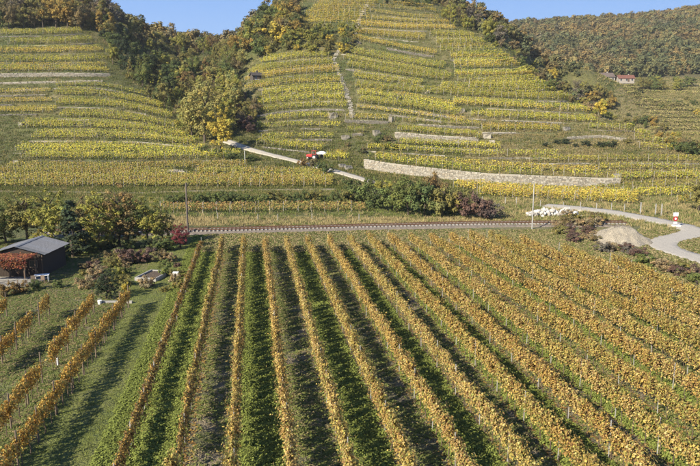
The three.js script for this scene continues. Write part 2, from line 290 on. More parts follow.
function spline(pts, step = .8) { const c = new THREE.CatmullRomCurve3(pts, false, 'centripetal'); const n = Math.max(4, Math.round(c.getLength() / step)); return c.getSpacedPoints(n); }
const G = (x, y) => onPlane(x, y, 0);
const roadW = spline([G(760, 276), G(720, 266), G(690, 257), G(668, 250), G(662, 245), G(668, 240.5), G(684, 236.5), G(694, 232.5), G(686, 228), G(668, 223.8), G(640, 219), G(610, 215), G(575, 211.5), G(545, 209)]);
const hillPath = trace([[226, 141], [240, 146], [254, 151], [275, 156], [300, 162], [322, 168], [345, 174], [368, 181], [380, 186]], .8, 8);
const fieldTrack = trace([[-10, 192], [60, 192.5], [130, 194], [200, 191.5], [270, 190.5], [338, 190]], .8, 10);
structure('asphalt_road', ribbon(roadW, 4.2, .15, .05), MAT.asphalt, 'narrow grey road bending past the sand mound');
structure('concrete_path', ribbon(hillPath, 2.3, .13), MAT.concretePath, 'pale concrete farm path climbing to the hill');
structure('field_track', ribbon(fieldTrack, 2.6, .15), MAT.dirtPath, 'pale dirt track between the vine strips');

// ---------------------------------------------------------------- the vineyard field
const VP = V(-.1413, 0, -.99);                                       // direction of the rows
const NRM = V(.99, 0, -.1413);                                       // across the rows, to the right
const uOf = (x, z) => x * NRM.x + z * NRM.z, vOf = (x, z) => x * VP.x + z * VP.z;
const fromUV = (u, v) => V(NRM.x * u + VP.x * v, 0, NRM.z * u + VP.z * v);
const q0 = onPlane(115, 460, 1.6), q7 = onPlane(527, 460, 1.6);
const U0 = uOf(q0.x, q0.z), ROW_S = (uOf(q7.x, q7.z) - U0) / 7, NROWS = 20;
const farEdge = [[120, 240], [196, 239], [300, 239.5], [352, 237], [440, 233.5], [490, 231], [540, 240], [590, 250], [640, 262], [700, 285], [760, 305], [900, 352]].map(([x, y]) => { const p = onPlane(x, y, 1.9); return [uOf(p.x, p.z), vOf(p.x, p.z)]; });
function rowEnd(u) { let best = null; for (let i = 0; i < farEdge.length - 1; i++) { const [a, va] = farEdge[i], [b, vb] = farEdge[i + 1]; if ((u - a) * (u - b) <= 0) { const v = lerp(va, vb, (u - a) / (b - a || 1)); best = best === null ? v : Math.max(best, v); } } return best; }
function fieldHeight(u, v, x, z) { return (fbm(x * .8, z * .8, 3) - .5) * .12 + (fbm(x * 3, z * 3, 2) - .5) * .05; }
const laneOf = (u) => { const k = (u - U0) / ROW_S; const f = Math.floor(k); return [f, k - f]; };
const isBright = (f) => f >= 0 && f % 2 === 0;
{
  // sheet of soil and turf under the rows, finer than the terrain, laid over it
  const us = [], vs = []; for (let u = -62; u <= 80; u += .28) us.push(u); for (let v = 20; v <= 104; v += .6) vs.push(v);
  const pos = [], col = [], uv = [], idx = [], nu = us.length;
  vs.forEach((v, j) => us.forEach((u, i) => {
    const p = fromUV(u, v), [f, t] = laneOf(u), m = fbm(p.x * .5, p.z * .5, 4), k = fbm(p.x * 2.2, p.z * 2.2, 2);
    let c = [.075, .095, .028];
    const end = f < -1 || f > NROWS ? null : rowEnd(u);
    if (f >= 0 && end && v < end + 1) {
      const e = Math.min(t, 1 - t) * ROW_S;
      c = isBright(f) ? mix3([.13, .17, .035], [.17, .19, .05], m) : mix3([.14, .14, .055], [.25, .205, .125], sstep(.4, .68, m));
      c = mix3(c, [.19, .155, .10], (1 - sstep(.2, .3, e + (k - .5) * .5)) * .8);   // bare soil hoed free of weeds along each row
    } else if (f < 0) {
      c = mix3([.12, .15, .035], [.19, .20, .06], sstep(.3, .7, m));
      if (f < -2) c = mix3(c, [.20, .16, .09], sstep(.5, .68, m) * .8);
    } else { c = mix3([.13, .15, .05], C_STRAW, sstep(.4, .7, m) * .6); }
    pos.push(p.x, .0 + fieldHeight(u, v, p.x, p.z), p.z); col.push(...c); uv.push(u, v);
    if (i && j) { const o = j * nu + i; idx.push(o - nu - 1, o - nu, o - 1, o - nu, o, o - 1); }
  }));
  const g = new THREE.BufferGeometry(); g.setAttribute('position', new THREE.Float32BufferAttribute(pos, 3)); g.setAttribute('color', new THREE.Float32BufferAttribute(col, 3)); g.setAttribute('uv', new THREE.Float32BufferAttribute(uv, 2)); g.setIndex(idx); g.computeVertexNormals();
  structure('vineyard_ground', g, MAT.field, 'turf and bare soil in lanes between the vine rows');
}

// leaf clouds ---------------------------------------------------------------
class Leaves {
  constructor() { this.p = []; this.c = []; this.i = []; this.n = []; }
  add(x, y, z, s, nx, ny, nz, col, r) {                              // a folded, pointed leaf facing roughly along n
    let ax = r() - .5, ay = r() - .5, az = r() - .5; const L = Math.hypot(nx, ny, nz) || 1; nx /= L; ny /= L; nz /= L;
    let d = ax * nx + ay * ny + az * nz; ax -= d * nx; ay -= d * ny; az -= d * nz; d = Math.hypot(ax, ay, az) || 1; ax /= d; ay /= d; az /= d;
    const bx = ny * az - nz * ay, by = nz * ax - nx * az, bz = nx * ay - ny * ax, o = this.p.length / 3, w = s * (.38 + r() * .2), f = s * .14;
    this.p.push(x - ax * s * .5, y - ay * s * .5, z - az * s * .5, x + bx * w + nx * f, y + by * w + ny * f, z + bz * w + nz * f, x + ax * s * .55, y + ay * s * .55, z + az * s * .55, x - bx * w + nx * f, y - by * w + ny * f, z - bz * w + nz * f);
    for (let k = 0; k < 4; k++) this.c.push(col[0], col[1], col[2]);
    // leaf blade and its slight fold share one normal field: towards the outside, tilted per side
    this.n.push(nx, ny, nz, nx - bx * .25, ny - by * .25, nz - bz * .25, nx, ny, nz, nx + bx * .25, ny + by * .25, nz + bz * .25);
    this.i.push(o, o + 2, o + 1, o, o + 3, o + 2);
  }
  geo() { const g = new THREE.BufferGeometry(); g.setAttribute('position', new THREE.Float32BufferAttribute(this.p, 3)); g.setAttribute('normal', new THREE.Float32BufferAttribute(this.n, 3)); g.setAttribute('color', new THREE.Float32BufferAttribute(this.c, 3)); g.setIndex(this.i); return g; }
}
const shade = (c, r, a = .25) => { const k = 1 + (r() - .5) * 2 * a; return [c[0] * k, c[1] * k, c[2] * k]; };
// a vine: foliage hung on the wires from about 0.7 to 2 m
const GOLD = [[.46, .33, .095], [.53, .42, .18], [.44, .31, .085], [.35, .23, .08], [.25, .15, .06], [.30, .28, .08], [.55, .41, .125], [.24, .24, .07], [.48, .375, .15], [.30, .185, .07], [.20, .115, .05]];
const BROWN = [[.36, .21, .06], [.24, .13, .045], [.44, .30, .08], [.30, .25, .07], [.17, .10, .04], [.22, .20, .06]];
const ORANGE = [[.54, .33, .06], [.48, .28, .055], [.36, .20, .05], [.58, .42, .11], [.26, .15, .05], [.30, .27, .07], [.52, .38, .10]];
function vineGeo(seed, pal, n, half, top, width) {
  const r = rng(seed), L = new Leaves();
  const shoots = []; for (let k = 0; k < 11; k++) shoots.push([rr(-half, half, r), rr(.8, 1.4, r), gauss(r) * width * .5, rr(.75, 1, r) * top + gauss(r) * .1]);
  for (let k = 0; k < n; k++) {
    let x, y, z;
    if (r() < .62) { const s = pick(shoots, r), t = Math.pow(r(), .8); x = s[0] + gauss(r) * .13; y = lerp(s[1], s[3], t) + gauss(r) * .07; z = s[2] * (1 + t * .7) + gauss(r) * .12; }
    else { x = rr(-half, half, r); y = .78 + (top - .9) * Math.pow(r(), .8); z = gauss(r) * width * .62; }
    if (r() < .05) { z *= 1.8; y -= .1; }
    L.add(x, y, z, rr(.075, .145, r), gauss(r) * .7, .45 + gauss(r) * .5, (z > 0 ? 1 : -1) * .7 + gauss(r) * .6, shade(pick(pal, r), r, .3), r);
  }
  return L.geo();
}
const vineFull = [], vineGold = [], vineBrown = [], vineOrange = [];
for (let k = 0; k < 8; k++) { vineGold.push(vineGeo(100 + k, GOLD, 660, .78, 2.12, .36)); vineFull.push(vineGeo(150 + k, GOLD, 820, .8, 2.2, .44)); if (k < 5) vineBrown.push(vineGeo(200 + k, BROWN, 480, .78, 1.8, .27)); if (k < 6) vineOrange.push(vineGeo(300 + k, ORANGE, 520, .78, 2.05, .34)); }
function trunkGeo(seed, h) { const r = rng(seed), a = []; let p = V(0, -.05, 0), rad = .035; for (let k = 1; k <= 4; k++) { const q = V(gauss(r) * .05, h * k / 4, gauss(r) * .05); a.push(barG(p, q, rad, 5, rad * .88)); p = q; rad *= .88; } a.push(barG(p, V(.4, h + .07, .02), .02, 4, .012), barG(p, V(-.4, h + .05, -.02), .02, 4, .012)); return merged(a); }
const trunks = [0, 1, 2, 3].map((k) => trunkGeo(400 + k, 1.0));
const LEAF = { gold: leafMat(1, 1, 1), gold2: leafMat(.92, .97, .85), gold3: leafMat(.97, .92, .80), gold4: leafMat(.84, .88, .74) };
const stakeGeo = merged([boxG(.045, 2.1, .035, 0, .95, 0), boxG(.055, .03, .09, 0, 1.2, 0), boxG(.055, .03, .09, 0, 1.7, 0)]);
const woodStakeGeo = cylG(.055, .045, 2.2, 7, 0, -.1, 0);
const ordinals = ['first', 'second', 'third', 'fourth', 'fifth', 'sixth', 'seventh', 'eighth', 'ninth', 'tenth', 'eleventh', 'twelfth', 'thirteenth', 'fourteenth', 'fifteenth', 'sixteenth', 'seventeenth', 'eighteenth', 'nineteenth', 'twentieth'];
function trellis(a, b, opt) {                                        // one row from a to b: posts, wires, vines with trunks
  const r = rng(opt.seed), len = a.distanceTo(b), dir = b.clone().sub(a).normalize(), t = thing('vine_trellis', V(a.x, 0, a.z), Math.atan2(-dir.z, dir.x));
  tag(t, opt.label, 'vine row', opt.group);
  const sp = 1.25, n = Math.floor(len / sp);
  for (let k = 0; k < n; k++) {
    const x = (k + .5) * sp; if (opt.gaps && opt.gaps.some(([p, q]) => x > p && x < q)) continue; if (r() < (opt.miss ?? .015)) continue;
    const v = mesh('vine', pick(opt.geos, r), pick(opt.mats, r), t); v.position.set(x + gauss(r) * .1, (opt.lift ?? 0) + gauss(r) * .03, gauss(r) * .05); v.rotation.y = (r() < .5 ? Math.PI : 0) + gauss(r) * .06; v.scale.set(1, (opt.hs ?? 1) * rr(.9, 1.08, r), rr(.85, 1.25, r));
    mesh('trunk', pick(trunks, r), MAT.trunk, v);
  }
  const every = opt.every ?? 4.6, m = Math.round(len / every);
  for (let k = 0; k <= m; k++) { const p = mesh('post', opt.wood ? woodStakeGeo : stakeGeo, opt.wood ? MAT.woodPost : MAT.post, t); p.position.set(k / m * len, rr(-.05, .12, r), rr(-.05, .05, r)); p.rotation.set(gauss(r) * .03, 0, gauss(r) * .04); p.scale.y = rr(.95, 1.08, r) * (opt.ph ?? 1); }
  const wires = []; for (const y of [.8, 1.25, 1.65]) wires.push(barG(V(0, y, 0), V(len, y, 0), .004, 3)); mesh('wire', merged(wires), MAT.wire, t);
  return t;
}
for (let k = 0; k < NROWS; k++) {
  const u = U0 + k * ROW_S, ve = rowEnd(u) + (k < 10 ? 3.2 : 1.5); if (!(ve > 0)) continue;
  let v0 = 27; for (; v0 < ve; v0 += .5) { const p = fromUV(u, v0); const q = toPx(V(p.x, 1.5, p.z)); if (q[0] < 790) break; }
  if (ve - v0 < 4) continue;
  const a = fromUV(u, v0), b = fromUV(u, ve), brown = k < 2;
  trellis(a, b, { seed: 900 + k, geos: brown ? vineBrown.concat(k ? vineGold.slice(0, 2) : []) : k < 8 ? vineGold : vineFull, mats: k % 3 === 0 ? [LEAF.gold, LEAF.gold3] : k % 3 === 1 ? [LEAF.gold, LEAF.gold2] : [LEAF.gold2, LEAF.gold3, LEAF.gold4], hs: k === 0 ? .8 : 1, miss: k === 0 ? .05 : .015, ph: k === 0 ? .72 : k === 1 ? .88 : .97,
    label: k === 0 ? 'brown leaved low vine row bordering the mown grass lane' : k === NROWS - 1 ? 'outermost golden vine row of the field, by the road' : `${brown ? 'brown and gold' : 'golden'} vine row, ${ordinals[k]} counted from the mown grass lane`, group: 'golden vine rows of the flat field' });
}
// short rows beside the garden
const gardenRows = [
  [[128, 291], [4, 459], 'orange leaved garden vine row along the mown grass lane', []],
  [[93, 296], [0, 415], 'gappy orange vine row, second from the mown grass lane', [[14.5, 18]]],
  [[48, 298], [-14, 358], 'short orange vine row, third from the mown grass lane', [[3, 4.8]]],
  [[5, 299], [-40, 342], 'short orange vine row beside the hut, fourth from the mown lane', [[2, 3]]],
];
gardenRows.forEach(([p, q, label, gaps], i) => { const a = onPlane(p[0], p[1], 1.6), b = onPlane(q[0], q[1], 1.6); a.y = b.y = 0; if (i < 2) { const d = b.clone().sub(a).normalize(); b.addScaledVector(d, 5); } trellis(a, b, { seed: 950 + i, geos: vineOrange, mats: [LEAF.gold, LEAF.gold3], wood: true, every: 3.4, gaps, miss: .03, hs: 1, label, group: 'orange vine rows beside the garden' }); });

console.log('field done');
// ---------------------------------------------------------------- hill vines and walls
const PAL = {
  g: [[.27, .29, .045], [.34, .33, .05], [.19, .23, .04], [.45, .39, .06], [.28, .20, .055]],
  y: [[.43, .42, .06], [.34, .36, .052], [.23, .27, .042], [.55, .48, .07], [.29, .23, .052]],
  o: [[.50, .41, .07], [.55, .45, .08], [.39, .34, .062], [.42, .29, .06], [.29, .28, .05]],
  m: [[.33, .29, .06], [.40, .34, .075], [.26, .26, .052], [.30, .21, .058], [.19, .205, .042]],
  b: [[.27, .21, .06], [.31, .26, .08], [.20, .19, .05], [.25, .15, .055], [.16, .12, .045]],
  f: [[.26, .25, .07], [.30, .27, .10], [.20, .20, .06], [.32, .27, .12]],
};
const hillLeaf = leafMat(1, 1, 1);
function groupOf(t) { const [x, y] = t[0][0]; if (t[3] === 'f') return 'far'; if (y > 180 && x > 400) return 'lower'; if (y >= 166 && x < 400) return 'flat'; if (y > 151 && x < 240) return 'foot'; if (x < 240) return 'west'; if (x < 345 && y < 30) return 'summit'; if (x < 350 && y < 163 && t[0][t[0].length - 1][0] < 360) return 'hillwest'; return 'hilleast'; }
const HILL_LABEL = {
  far: ['pale vine row on the far slope across the side valley', 'vine rows on the far slope'], lower: ['vine row on the flat strip below the long stone wall', 'vine rows below the long wall'],
  flat: ['yellow vine row on the valley floor beside the dirt track', 'yellow vine rows by the dirt track'], foot: ['green and yellow vine row at the foot of the western hill', 'vine rows at the foot of the western hill'],
  west: ['terraced vine row on the western hill beside the wooded gully', 'terraced vine rows of the western hill'], summit: ['golden vine row on the summit above the bushes', 'golden summit vine rows'],
  hillwest: ['yellow green terraced vine row between gully and stone stairway', 'terraced vine rows west of the stairway'], hilleast: ['terraced vine row on the big hill east of the stone stairway', 'terraced vine rows east of the stairway'],
};
function hillRow(w, pal, label, group, seed, h = 1.65, far = false) {
  if (w.length < 4) return;
  const r = rng(seed), L = new Leaves(), stakes = [], step = .8, dens = far ? 9 : 28;
  const t = thing('vine_trellis', drop(w[Math.floor(w.length / 2)])), o = t.position;
  const tone = rr(.8, 1.2, r), plot = hash2(seed >> 1, 11); if (pal === PAL.y && plot < .3) pal = PAL.g; else if (pal === PAL.y && plot > .85) pal = PAL.o;
  for (let i = 0; i < w.length - 1; i++) {
    const a = w[i], b = w[i + 1], gap = fbm(a.x * .25 + seed, a.z * .25, 2), thin = gap < .24 ? .08 : gap < .36 ? .45 : 1, hh = h * (.82 + .36 * fbm(a.x * .6, a.z * .6 + seed, 2));
    const ya = H(a.x, a.z), yellow = fbm(a.x * .12 + 77, a.z * .12 + seed, 2);
    for (let k = 0; k < dens * thin; k++) {
      const q = r(), x = lerp(a.x, b.x, q), z = lerp(a.z, b.z, q), dz = gauss(r) * .34, y = ya + .5 + Math.pow(r(), .75) * (hh - .5), s = far ? rr(.5, .8, r) : rr(.17, .33, r);
      let c = shade(yellow > .55 && r() < .5 ? pal[3] : pick(pal, r), r, .3); c = [c[0] * tone, c[1] * tone, c[2] * tone];
      L.add(x - o.x, y - o.y, z + dz - o.z, s, gauss(r) * .8, .5 + gauss(r) * .5, .5 + gauss(r) * .8, c, r);
    }
    if (!far && i % 3 === 0) { const x = a.x + gauss(r) * .2, z = a.z + gauss(r) * .12, y = H(x, z); stakes.push(boxG(.07, hh + .25, .06, x - o.x, y - o.y + hh / 2, z - o.z, r() * 3, gauss(r) * .05, gauss(r) * .05)); }
  }
  mesh('foliage', L.geo(), hillLeaf, t).userData.kind = 'stuff';
  if (stakes.length) mesh('stakes', merged(stakes), stakesMat, t).userData.kind = 'stuff';
  tag(t, label, 'vine row', group);
}
const stakesMat = std(rgb(.34, .31, .26));
let hs = 2000;
function rowLabel(label, t, k, nr) {
  const where = nr < 2 ? 'alone on its terrace' : k === 0 ? 'at its terrace edge' : k === nr - 1 ? 'at its terrace back' : 'mid terrace';
  const hue = { g: 'green', y: 'yellow green', o: 'golden', m: 'olive gold', b: 'brownish', f: 'pale' }[t[3]], zone = { hilleast: 'east of the stone stairway', hillwest: 'between gully and stone stairway', west: 'on the western hill', summit: 'on the summit', foot: 'at the foot of the western hill', flat: 'beside the dirt track', lower: 'below the long wall' }[groupOf(t)];
  return zone ? `${hue} vine row ${zone}, ${where}` : label;
}
for (const t of TERR) {
  if (t.world.length < 4) continue;
  const gk = groupOf(t), [label, group] = HILL_LABEL[gk], far = gk === 'far';
  const nr = far ? 1 : gk === 'summit' || gk === 'flat' ? t[1] + 1 : t[1] + (t[1] > 1 || hash2(hs, 3) < .35 ? 1 : 0);
  for (let k = 0; k < nr; k++) hillRow(shiftUphill(t.world, .9 + k * 1.65), PAL[t[3]], rowLabel(label, t, k, nr), group, hs++, far ? 1.9 : 1.85, far);
}
// dry stone walls
const STONE = [[.38, .345, .275], [.33, .30, .24], [.42, .385, .31], [.29, .265, .215], [.37, .32, .24], [.44, .41, .34]];
function stoneWall(w, h, seed, label, group, course = .27, tone = 1, name = 'dry_stone_wall') {
  if (w.length < 3) return;
  w = shiftUphill(w, h > 1.2 ? -.75 : -.45); const r = rng(seed), g = [], w2 = resample(w, .32), mid = w2[Math.floor(w2.length / 2)], o = V(mid.x, H0(mid.x, mid.z) - h / 2, mid.z);
  const t = thing(name, o), core = [];
  const baseY = (p) => H0(p.x, p.z) - h * .45, shown = (p) => h > 1.1 || fbm(p.x * .11 + seed * 3.7, p.z * .11, 2) > .45;   // low walls are overgrown or fallen in places
  for (let i = 0; i < w2.length - 6; i += 5) { if (!shown(w2[i]) || !shown(w2[i + 5])) continue; const a = w2[i], b = w2[i + 5], ya = baseY(a), L = a.distanceTo(b); core.push(boxG(L + .05, h + .35, .3, (a.x + b.x) / 2 - o.x, (ya + baseY(b)) / 2 - o.y + h / 2 - .22, (a.z + b.z) / 2 - .2 - o.z, Math.atan2(-(b.z - a.z), b.x - a.x))); }
  const rows = Math.max(1, Math.round((h + .25) / course));
  for (let c = 0; c < rows; c++) for (let i = 0; i < w2.length - 1;) {
    const n = 1 + Math.floor(r() * 1.7), j = Math.min(w2.length - 1, i + n), a = w2[i], b = w2[j], L = a.distanceTo(b); i = j; if (L < .1) break; if (!shown(a) || !shown(b)) continue;
    if (c === rows - 1 && (r() < .25 || fbm(a.x * .3, a.z * .3 + seed, 2) < .35)) continue;
    const y = (baseY(a) + baseY(b)) / 2 - .25 + (c + .5) * course + gauss(r) * .02;
    g.push(tint(boxG(L * .95, course * rr(.82, .98, r), .34, (a.x + b.x) / 2 - o.x, y - o.y, (a.z + b.z) / 2 - o.z + rr(-.04, .07, r), Math.atan2(-(b.z - a.z), b.x - a.x) + gauss(r) * .05, gauss(r) * .03, gauss(r) * .03), shade(pick(STONE, r).map((v) => v * tone), r, .22)));
  }
  if (!g.length || !core.length) { scene.remove(t); return; }
  mesh('core', merged(core), std(rgb(.31, .285, .23)), t);
  mesh('stones', merged(g), MAT.stone, t).userData.kind = 'stuff';
  tag(t, label, 'stone wall', group, 'thing');
}
for (const t of TERR) if (t[2]) {
  const gk = groupOf(t), big = t[2] > 2.5, mid = t[2] > 1.2;
  stoneWall(t.world, t[2], hs++, big ? 'long tall pale stone wall at the foot of the big hill' : mid ? (gk === 'west' ? 'pale stone wall below the yellow rows of the western hill' : 'broad stone wall midway up the hill east of the stairway') : gk === 'west' || gk === 'foot' ? 'low dry stone terrace wall on the western hill' : gk === 'hillwest' ? 'low dry stone terrace wall between gully and stairway' : 'low dry stone terrace wall east of the stone stairway',
    big || mid ? undefined : gk === 'west' || gk === 'foot' ? 'low terrace walls of the western hill' : gk === 'hillwest' ? 'low terrace walls west of the stairway' : 'low terrace walls east of the stairway', mid ? .3 : .25, big ? 1.3 : mid ? 1.05 : .5 + .35 * hash2(hs, 7));
}
console.log('hill done');
// ---------------------------------------------------------------- trees
function barkGeo(seed, h, rad, limbs, spread) {
  const r = rng(seed), g = []; let p = V(0, -.3, 0), q;
  for (let k = 1; k <= 5; k++) { q = V(gauss(r) * .05 * h * k / 5, h * .75 * k / 5, gauss(r) * .05 * h * k / 5); g.push(barG(p, q, rad * (1 - (k - 1) * .17), 6, rad * (1 - k * .17))); if (k >= 2) for (let l = 0; l < limbs; l++) { const a = r() * 6.283, e = V(q.x + Math.cos(a) * spread * rr(.4, .8, r), q.y + h * rr(.12, .26, r), q.z + Math.sin(a) * spread * rr(.4, .8, r)); g.push(barG(q, e, rad * .38, 4, rad * .12)); } p = q; }
  return merged(g);
}
function crownGeo(seed, o) {                                         // clumps of leaves spread through an uneven crown
  const r = rng(seed), L = new Leaves(), { h, rx, y0, clumps, per, leaf, form = 'round' } = o;
  for (let c = 0; c < clumps; c++) {
    let t = r(), a = r() * 6.283, rad, y;
    if (form === 'cone') { t = 1 - Math.sqrt(r()); y = lerp(y0, h, t); rad = rx * (1 - t) * rr(.5, 1.05, r); }
    else if (form === 'tall') { y = lerp(y0, h, t); rad = rx * Math.pow(Math.sin(Math.PI * clamp(t * .86 + .12, 0, 1)), .7) * Math.sqrt(r()) * rr(.8, 1.12, r); }
    else { const ct = rr(-1, 1, r), q = Math.pow(r(), .38) * rr(.86, 1.14, r); y = lerp(y0, h, .5 + ct * .5 * q); rad = rx * Math.sqrt(1 - ct * ct) * q; }
    const cx = Math.cos(a) * rad, cz = Math.sin(a) * rad, cr = rx * (o.cr ?? .27) * rr(.65, 1.3, r), tn = rr(.72, 1.25, r), hue = gauss(r) * .12;
    for (let k = 0; k < per; k++) {
      const ux = gauss(r), uy = gauss(r), uz = gauss(r), l = Math.hypot(ux, uy, uz) || 1, q = Math.pow(r(), .45), x = cx + ux / l * cr * q, yy = y + uy / l * cr * q * .8, z = cz + uz / l * cr * q;
      const s = tn * rr(.75, 1.25, r);
      L.add(x, yy, z, leaf * rr(.7, 1.35, r), ux / l * .8 + x * .1 + gauss(r) * .5, uy / l * .7 + .5, uz / l * .8 + z * .1 + gauss(r) * .5, [s * (1 + hue), s, s * (1 - hue)], r);
    }
  }
  return L.geo();
}
const TREE = {
  round: [0, 1, 2, 3].map((k) => ({ bark: barkGeo(3000 + k, 8, .2, 3, 2.4), crown: crownGeo(3100 + k, { h: 8.2, rx: 2.9, y0: 1.6, clumps: 46, per: 85, leaf: .26 }) })),
  tall: [0, 1, 2].map((k) => ({ bark: barkGeo(3020 + k, 10, .2, 3, 1.6), crown: crownGeo(3120 + k, { h: 10.4, rx: 2.3, y0: 1.4, clumps: 52, per: 80, leaf: .26, form: 'tall' }) })),
  bush: [0, 1, 2].map((k) => ({ bark: barkGeo(3040 + k, 3, .09, 4, 1.3), crown: crownGeo(3140 + k, { h: 3.1, rx: 1.75, y0: .15, clumps: 30, per: 80, leaf: .18 }) })),
  airy: [0, 1].map((k) => ({ bark: barkGeo(3060 + k, 8.5, .2, 5, 2.6), crown: crownGeo(3160 + k, { h: 8.2, rx: 2.7, y0: 2, clumps: 40, per: 40, leaf: .21, cr: .3 }) })),
  big: [0, 1, 2].map((k) => ({ bark: barkGeo(3070 + k, 8, .2, 4, 2.2), crown: crownGeo(3170 + k, { h: 8.2, rx: 2.6, y0: .9, clumps: 130, per: 52, leaf: .17, cr: .17 }) })),
  cone: [0, 1].map((k) => ({ bark: barkGeo(3080 + k, 9, .2, 2, 1), crown: crownGeo(3180 + k, { h: 10, rx: 2.5, y0: .5, clumps: 80, per: 34, leaf: .32, form: 'cone', cr: .2 }) })),
};
const CROWN = { olive: leafMat(.22, .20, .06), yellow: leafMat(.50, .40, .07), lime: leafMat(.29, .28, .06), green: leafMat(.11, .14, .045), dark: leafMat(.045, .065, .03), rust: leafMat(.25, .165, .06), brown: leafMat(.205, .165, .075), orange: leafMat(.34, .245, .065), red: leafMat(.20, .045, .05), grey: leafMat(.19, .165, .125), tan: leafMat(.34, .26, .14), orange2: leafMat(.27, .19, .075), tan2: leafMat(.32, .29, .09), plum: leafMat(.15, .095, .075), midgreen: leafMat(.15, .18, .05) };
const TN = { round: 'broadleaf_tree', tall: 'slender_tree', bush: 'bush', airy: 'sparse_tree', big: 'broadleaf_tree', cone: 'conifer_tree' };
const baseH = { round: 8.2, tall: 10.4, bush: 3.1, airy: 8.2, big: 8.2, cone: 10 };
const COLOUR = { olive: 'olive green', yellow: 'bright yellow', lime: 'yellow green', green: 'green', dark: 'dark green', rust: 'rust coloured', brown: 'brown leaved', orange: 'orange', red: 'dark red', grey: 'bare greyish', tan: 'tan', tan2: 'pale olive', orange2: 'orange brown', plum: 'purplish brown', midgreen: 'mid green' };
function tree(pos, form, colour, h, wide, label, group, name) {
  const v = pick(TREE[form]), t = thing(name ?? TN[form], V(pos.x, pos.y - .15, pos.z), R() * 6.283), s = h / baseH[form];
  t.scale.set(s * wide, s, s * wide);
  mesh(form === 'bush' ? 'stems' : 'trunk', v.bark, MAT.bark, t); mesh('crown', v.crown, CROWN[colour], t);
  tag(t, label, form === 'bush' ? 'bush' : 'tree', group); return t;
}
function inside(poly, x, y) { let c = false; for (let i = 0, j = poly.length - 1; i < poly.length; j = i++) { const [a, b] = poly[i], [d, e] = poly[j]; if ((b > y) !== (e > y) && x < (d - a) * (y - b) / (e - b) + a) c = !c; } return c; }
function scatter(poly, n, forms, colours, h0, h1, where, group, minGap = 2.6, wide = [.85, 1.2]) {
  const xs = poly.map((p) => p[0]), ys = poly.map((p) => p[1]), done = []; let tries = 0;
  while (done.length < n && tries++ < n * 60) {
    const x = rr(Math.min(...xs), Math.max(...xs)), y = rr(Math.min(...ys), Math.max(...ys)); if (!inside(poly, x, y)) continue;
    const p = onGround(x, y); if (!p || done.some((q) => q.distanceTo(p) < minGap)) continue; done.push(p);
    const f = pick(forms), c = pick(colours); tree(p, f, c, rr(h0, h1) * (f === 'bush' ? 1 : 1), rr(...wide), `${COLOUR[c]} ${f === 'bush' ? 'bush' : f === 'cone' ? 'conifer' : f === 'tall' ? 'slender tree' : f === 'airy' ? 'thin leaved tree' : 'leafy tree'} ${where}`, group);
  }
}
// wood above and beside the western hill
scatter([[0, 32], [60, 28], [90, 32], [112, 40], [116, 22], [60, 16], [0, 18]], 46, ['round', 'tall', 'round', 'airy'], ['olive', 'brown', 'rust', 'green', 'brown', 'olive', 'orange', 'grey'], 8, 13.5, 'in the wood above the western hill', 'trees above the western hill', 3.2);
scatter([[100, 40], [112, 66], [140, 88], [156, 106], [176, 124], [190, 137], [200, 124], [192, 90], [170, 58], [130, 32]], 80, ['round', 'tall', 'round', 'round', 'cone'], ['green', 'midgreen', 'olive', 'green', 'midgreen', 'brown', 'olive', 'dark', 'lime'], 5, 9.5, 'on the shaded edge of the gully', 'trees on the shaded gully edge', 2.8);
scatter([[150, 48], [190, 100], [205, 118], [226, 106], [238, 85], [245, 60], [205, 50]], 70, ['round', 'tall', 'airy', 'round'], ['olive', 'rust', 'brown', 'green', 'lime', 'olive', 'tan2', 'midgreen', 'tan2'], 6, 10, 'inside the gully between the hills', 'trees inside the gully', 3.2);
scatter([[196, 138], [234, 136], [240, 112], [230, 92], [200, 104]], 26, ['round', 'tall', 'tall'], ['lime', 'tan2', 'tan2', 'lime'], 7, 11, 'in the pale clump at the gully mouth', 'pale trees at the gully mouth', 2.6);
// scrub on the shoulder west of the summit
scatter([[232, 52], [262, 60], [292, 48], [300, 26], [292, 8], [268, 16], [240, 34]], 60, ['round', 'bush', 'airy', 'round'], ['olive', 'lime', 'brown', 'yellow', 'green', 'olive', 'orange', 'midgreen'], 4.5, 9.5, 'on the shoulder below the summit vines', 'trees on the western shoulder', 2.6);
scatter([[285, 50], [330, 57], [352, 50], [358, 32], [300, 28]], 44, ['bush', 'bush', 'round'], ['lime', 'yellow', 'green', 'olive', 'lime'], 2.8, 5, 'between summit vines and terraces', 'bushes below the summit vines', 2.2);
scatter([[232, 98], [250, 100], [262, 128], [240, 140]], 16, ['bush', 'round'], ['olive', 'brown', 'green', 'tan', 'plum'], 2.6, 5.5, 'beside the terraces at the gully mouth', 'bushes beside the terraces');
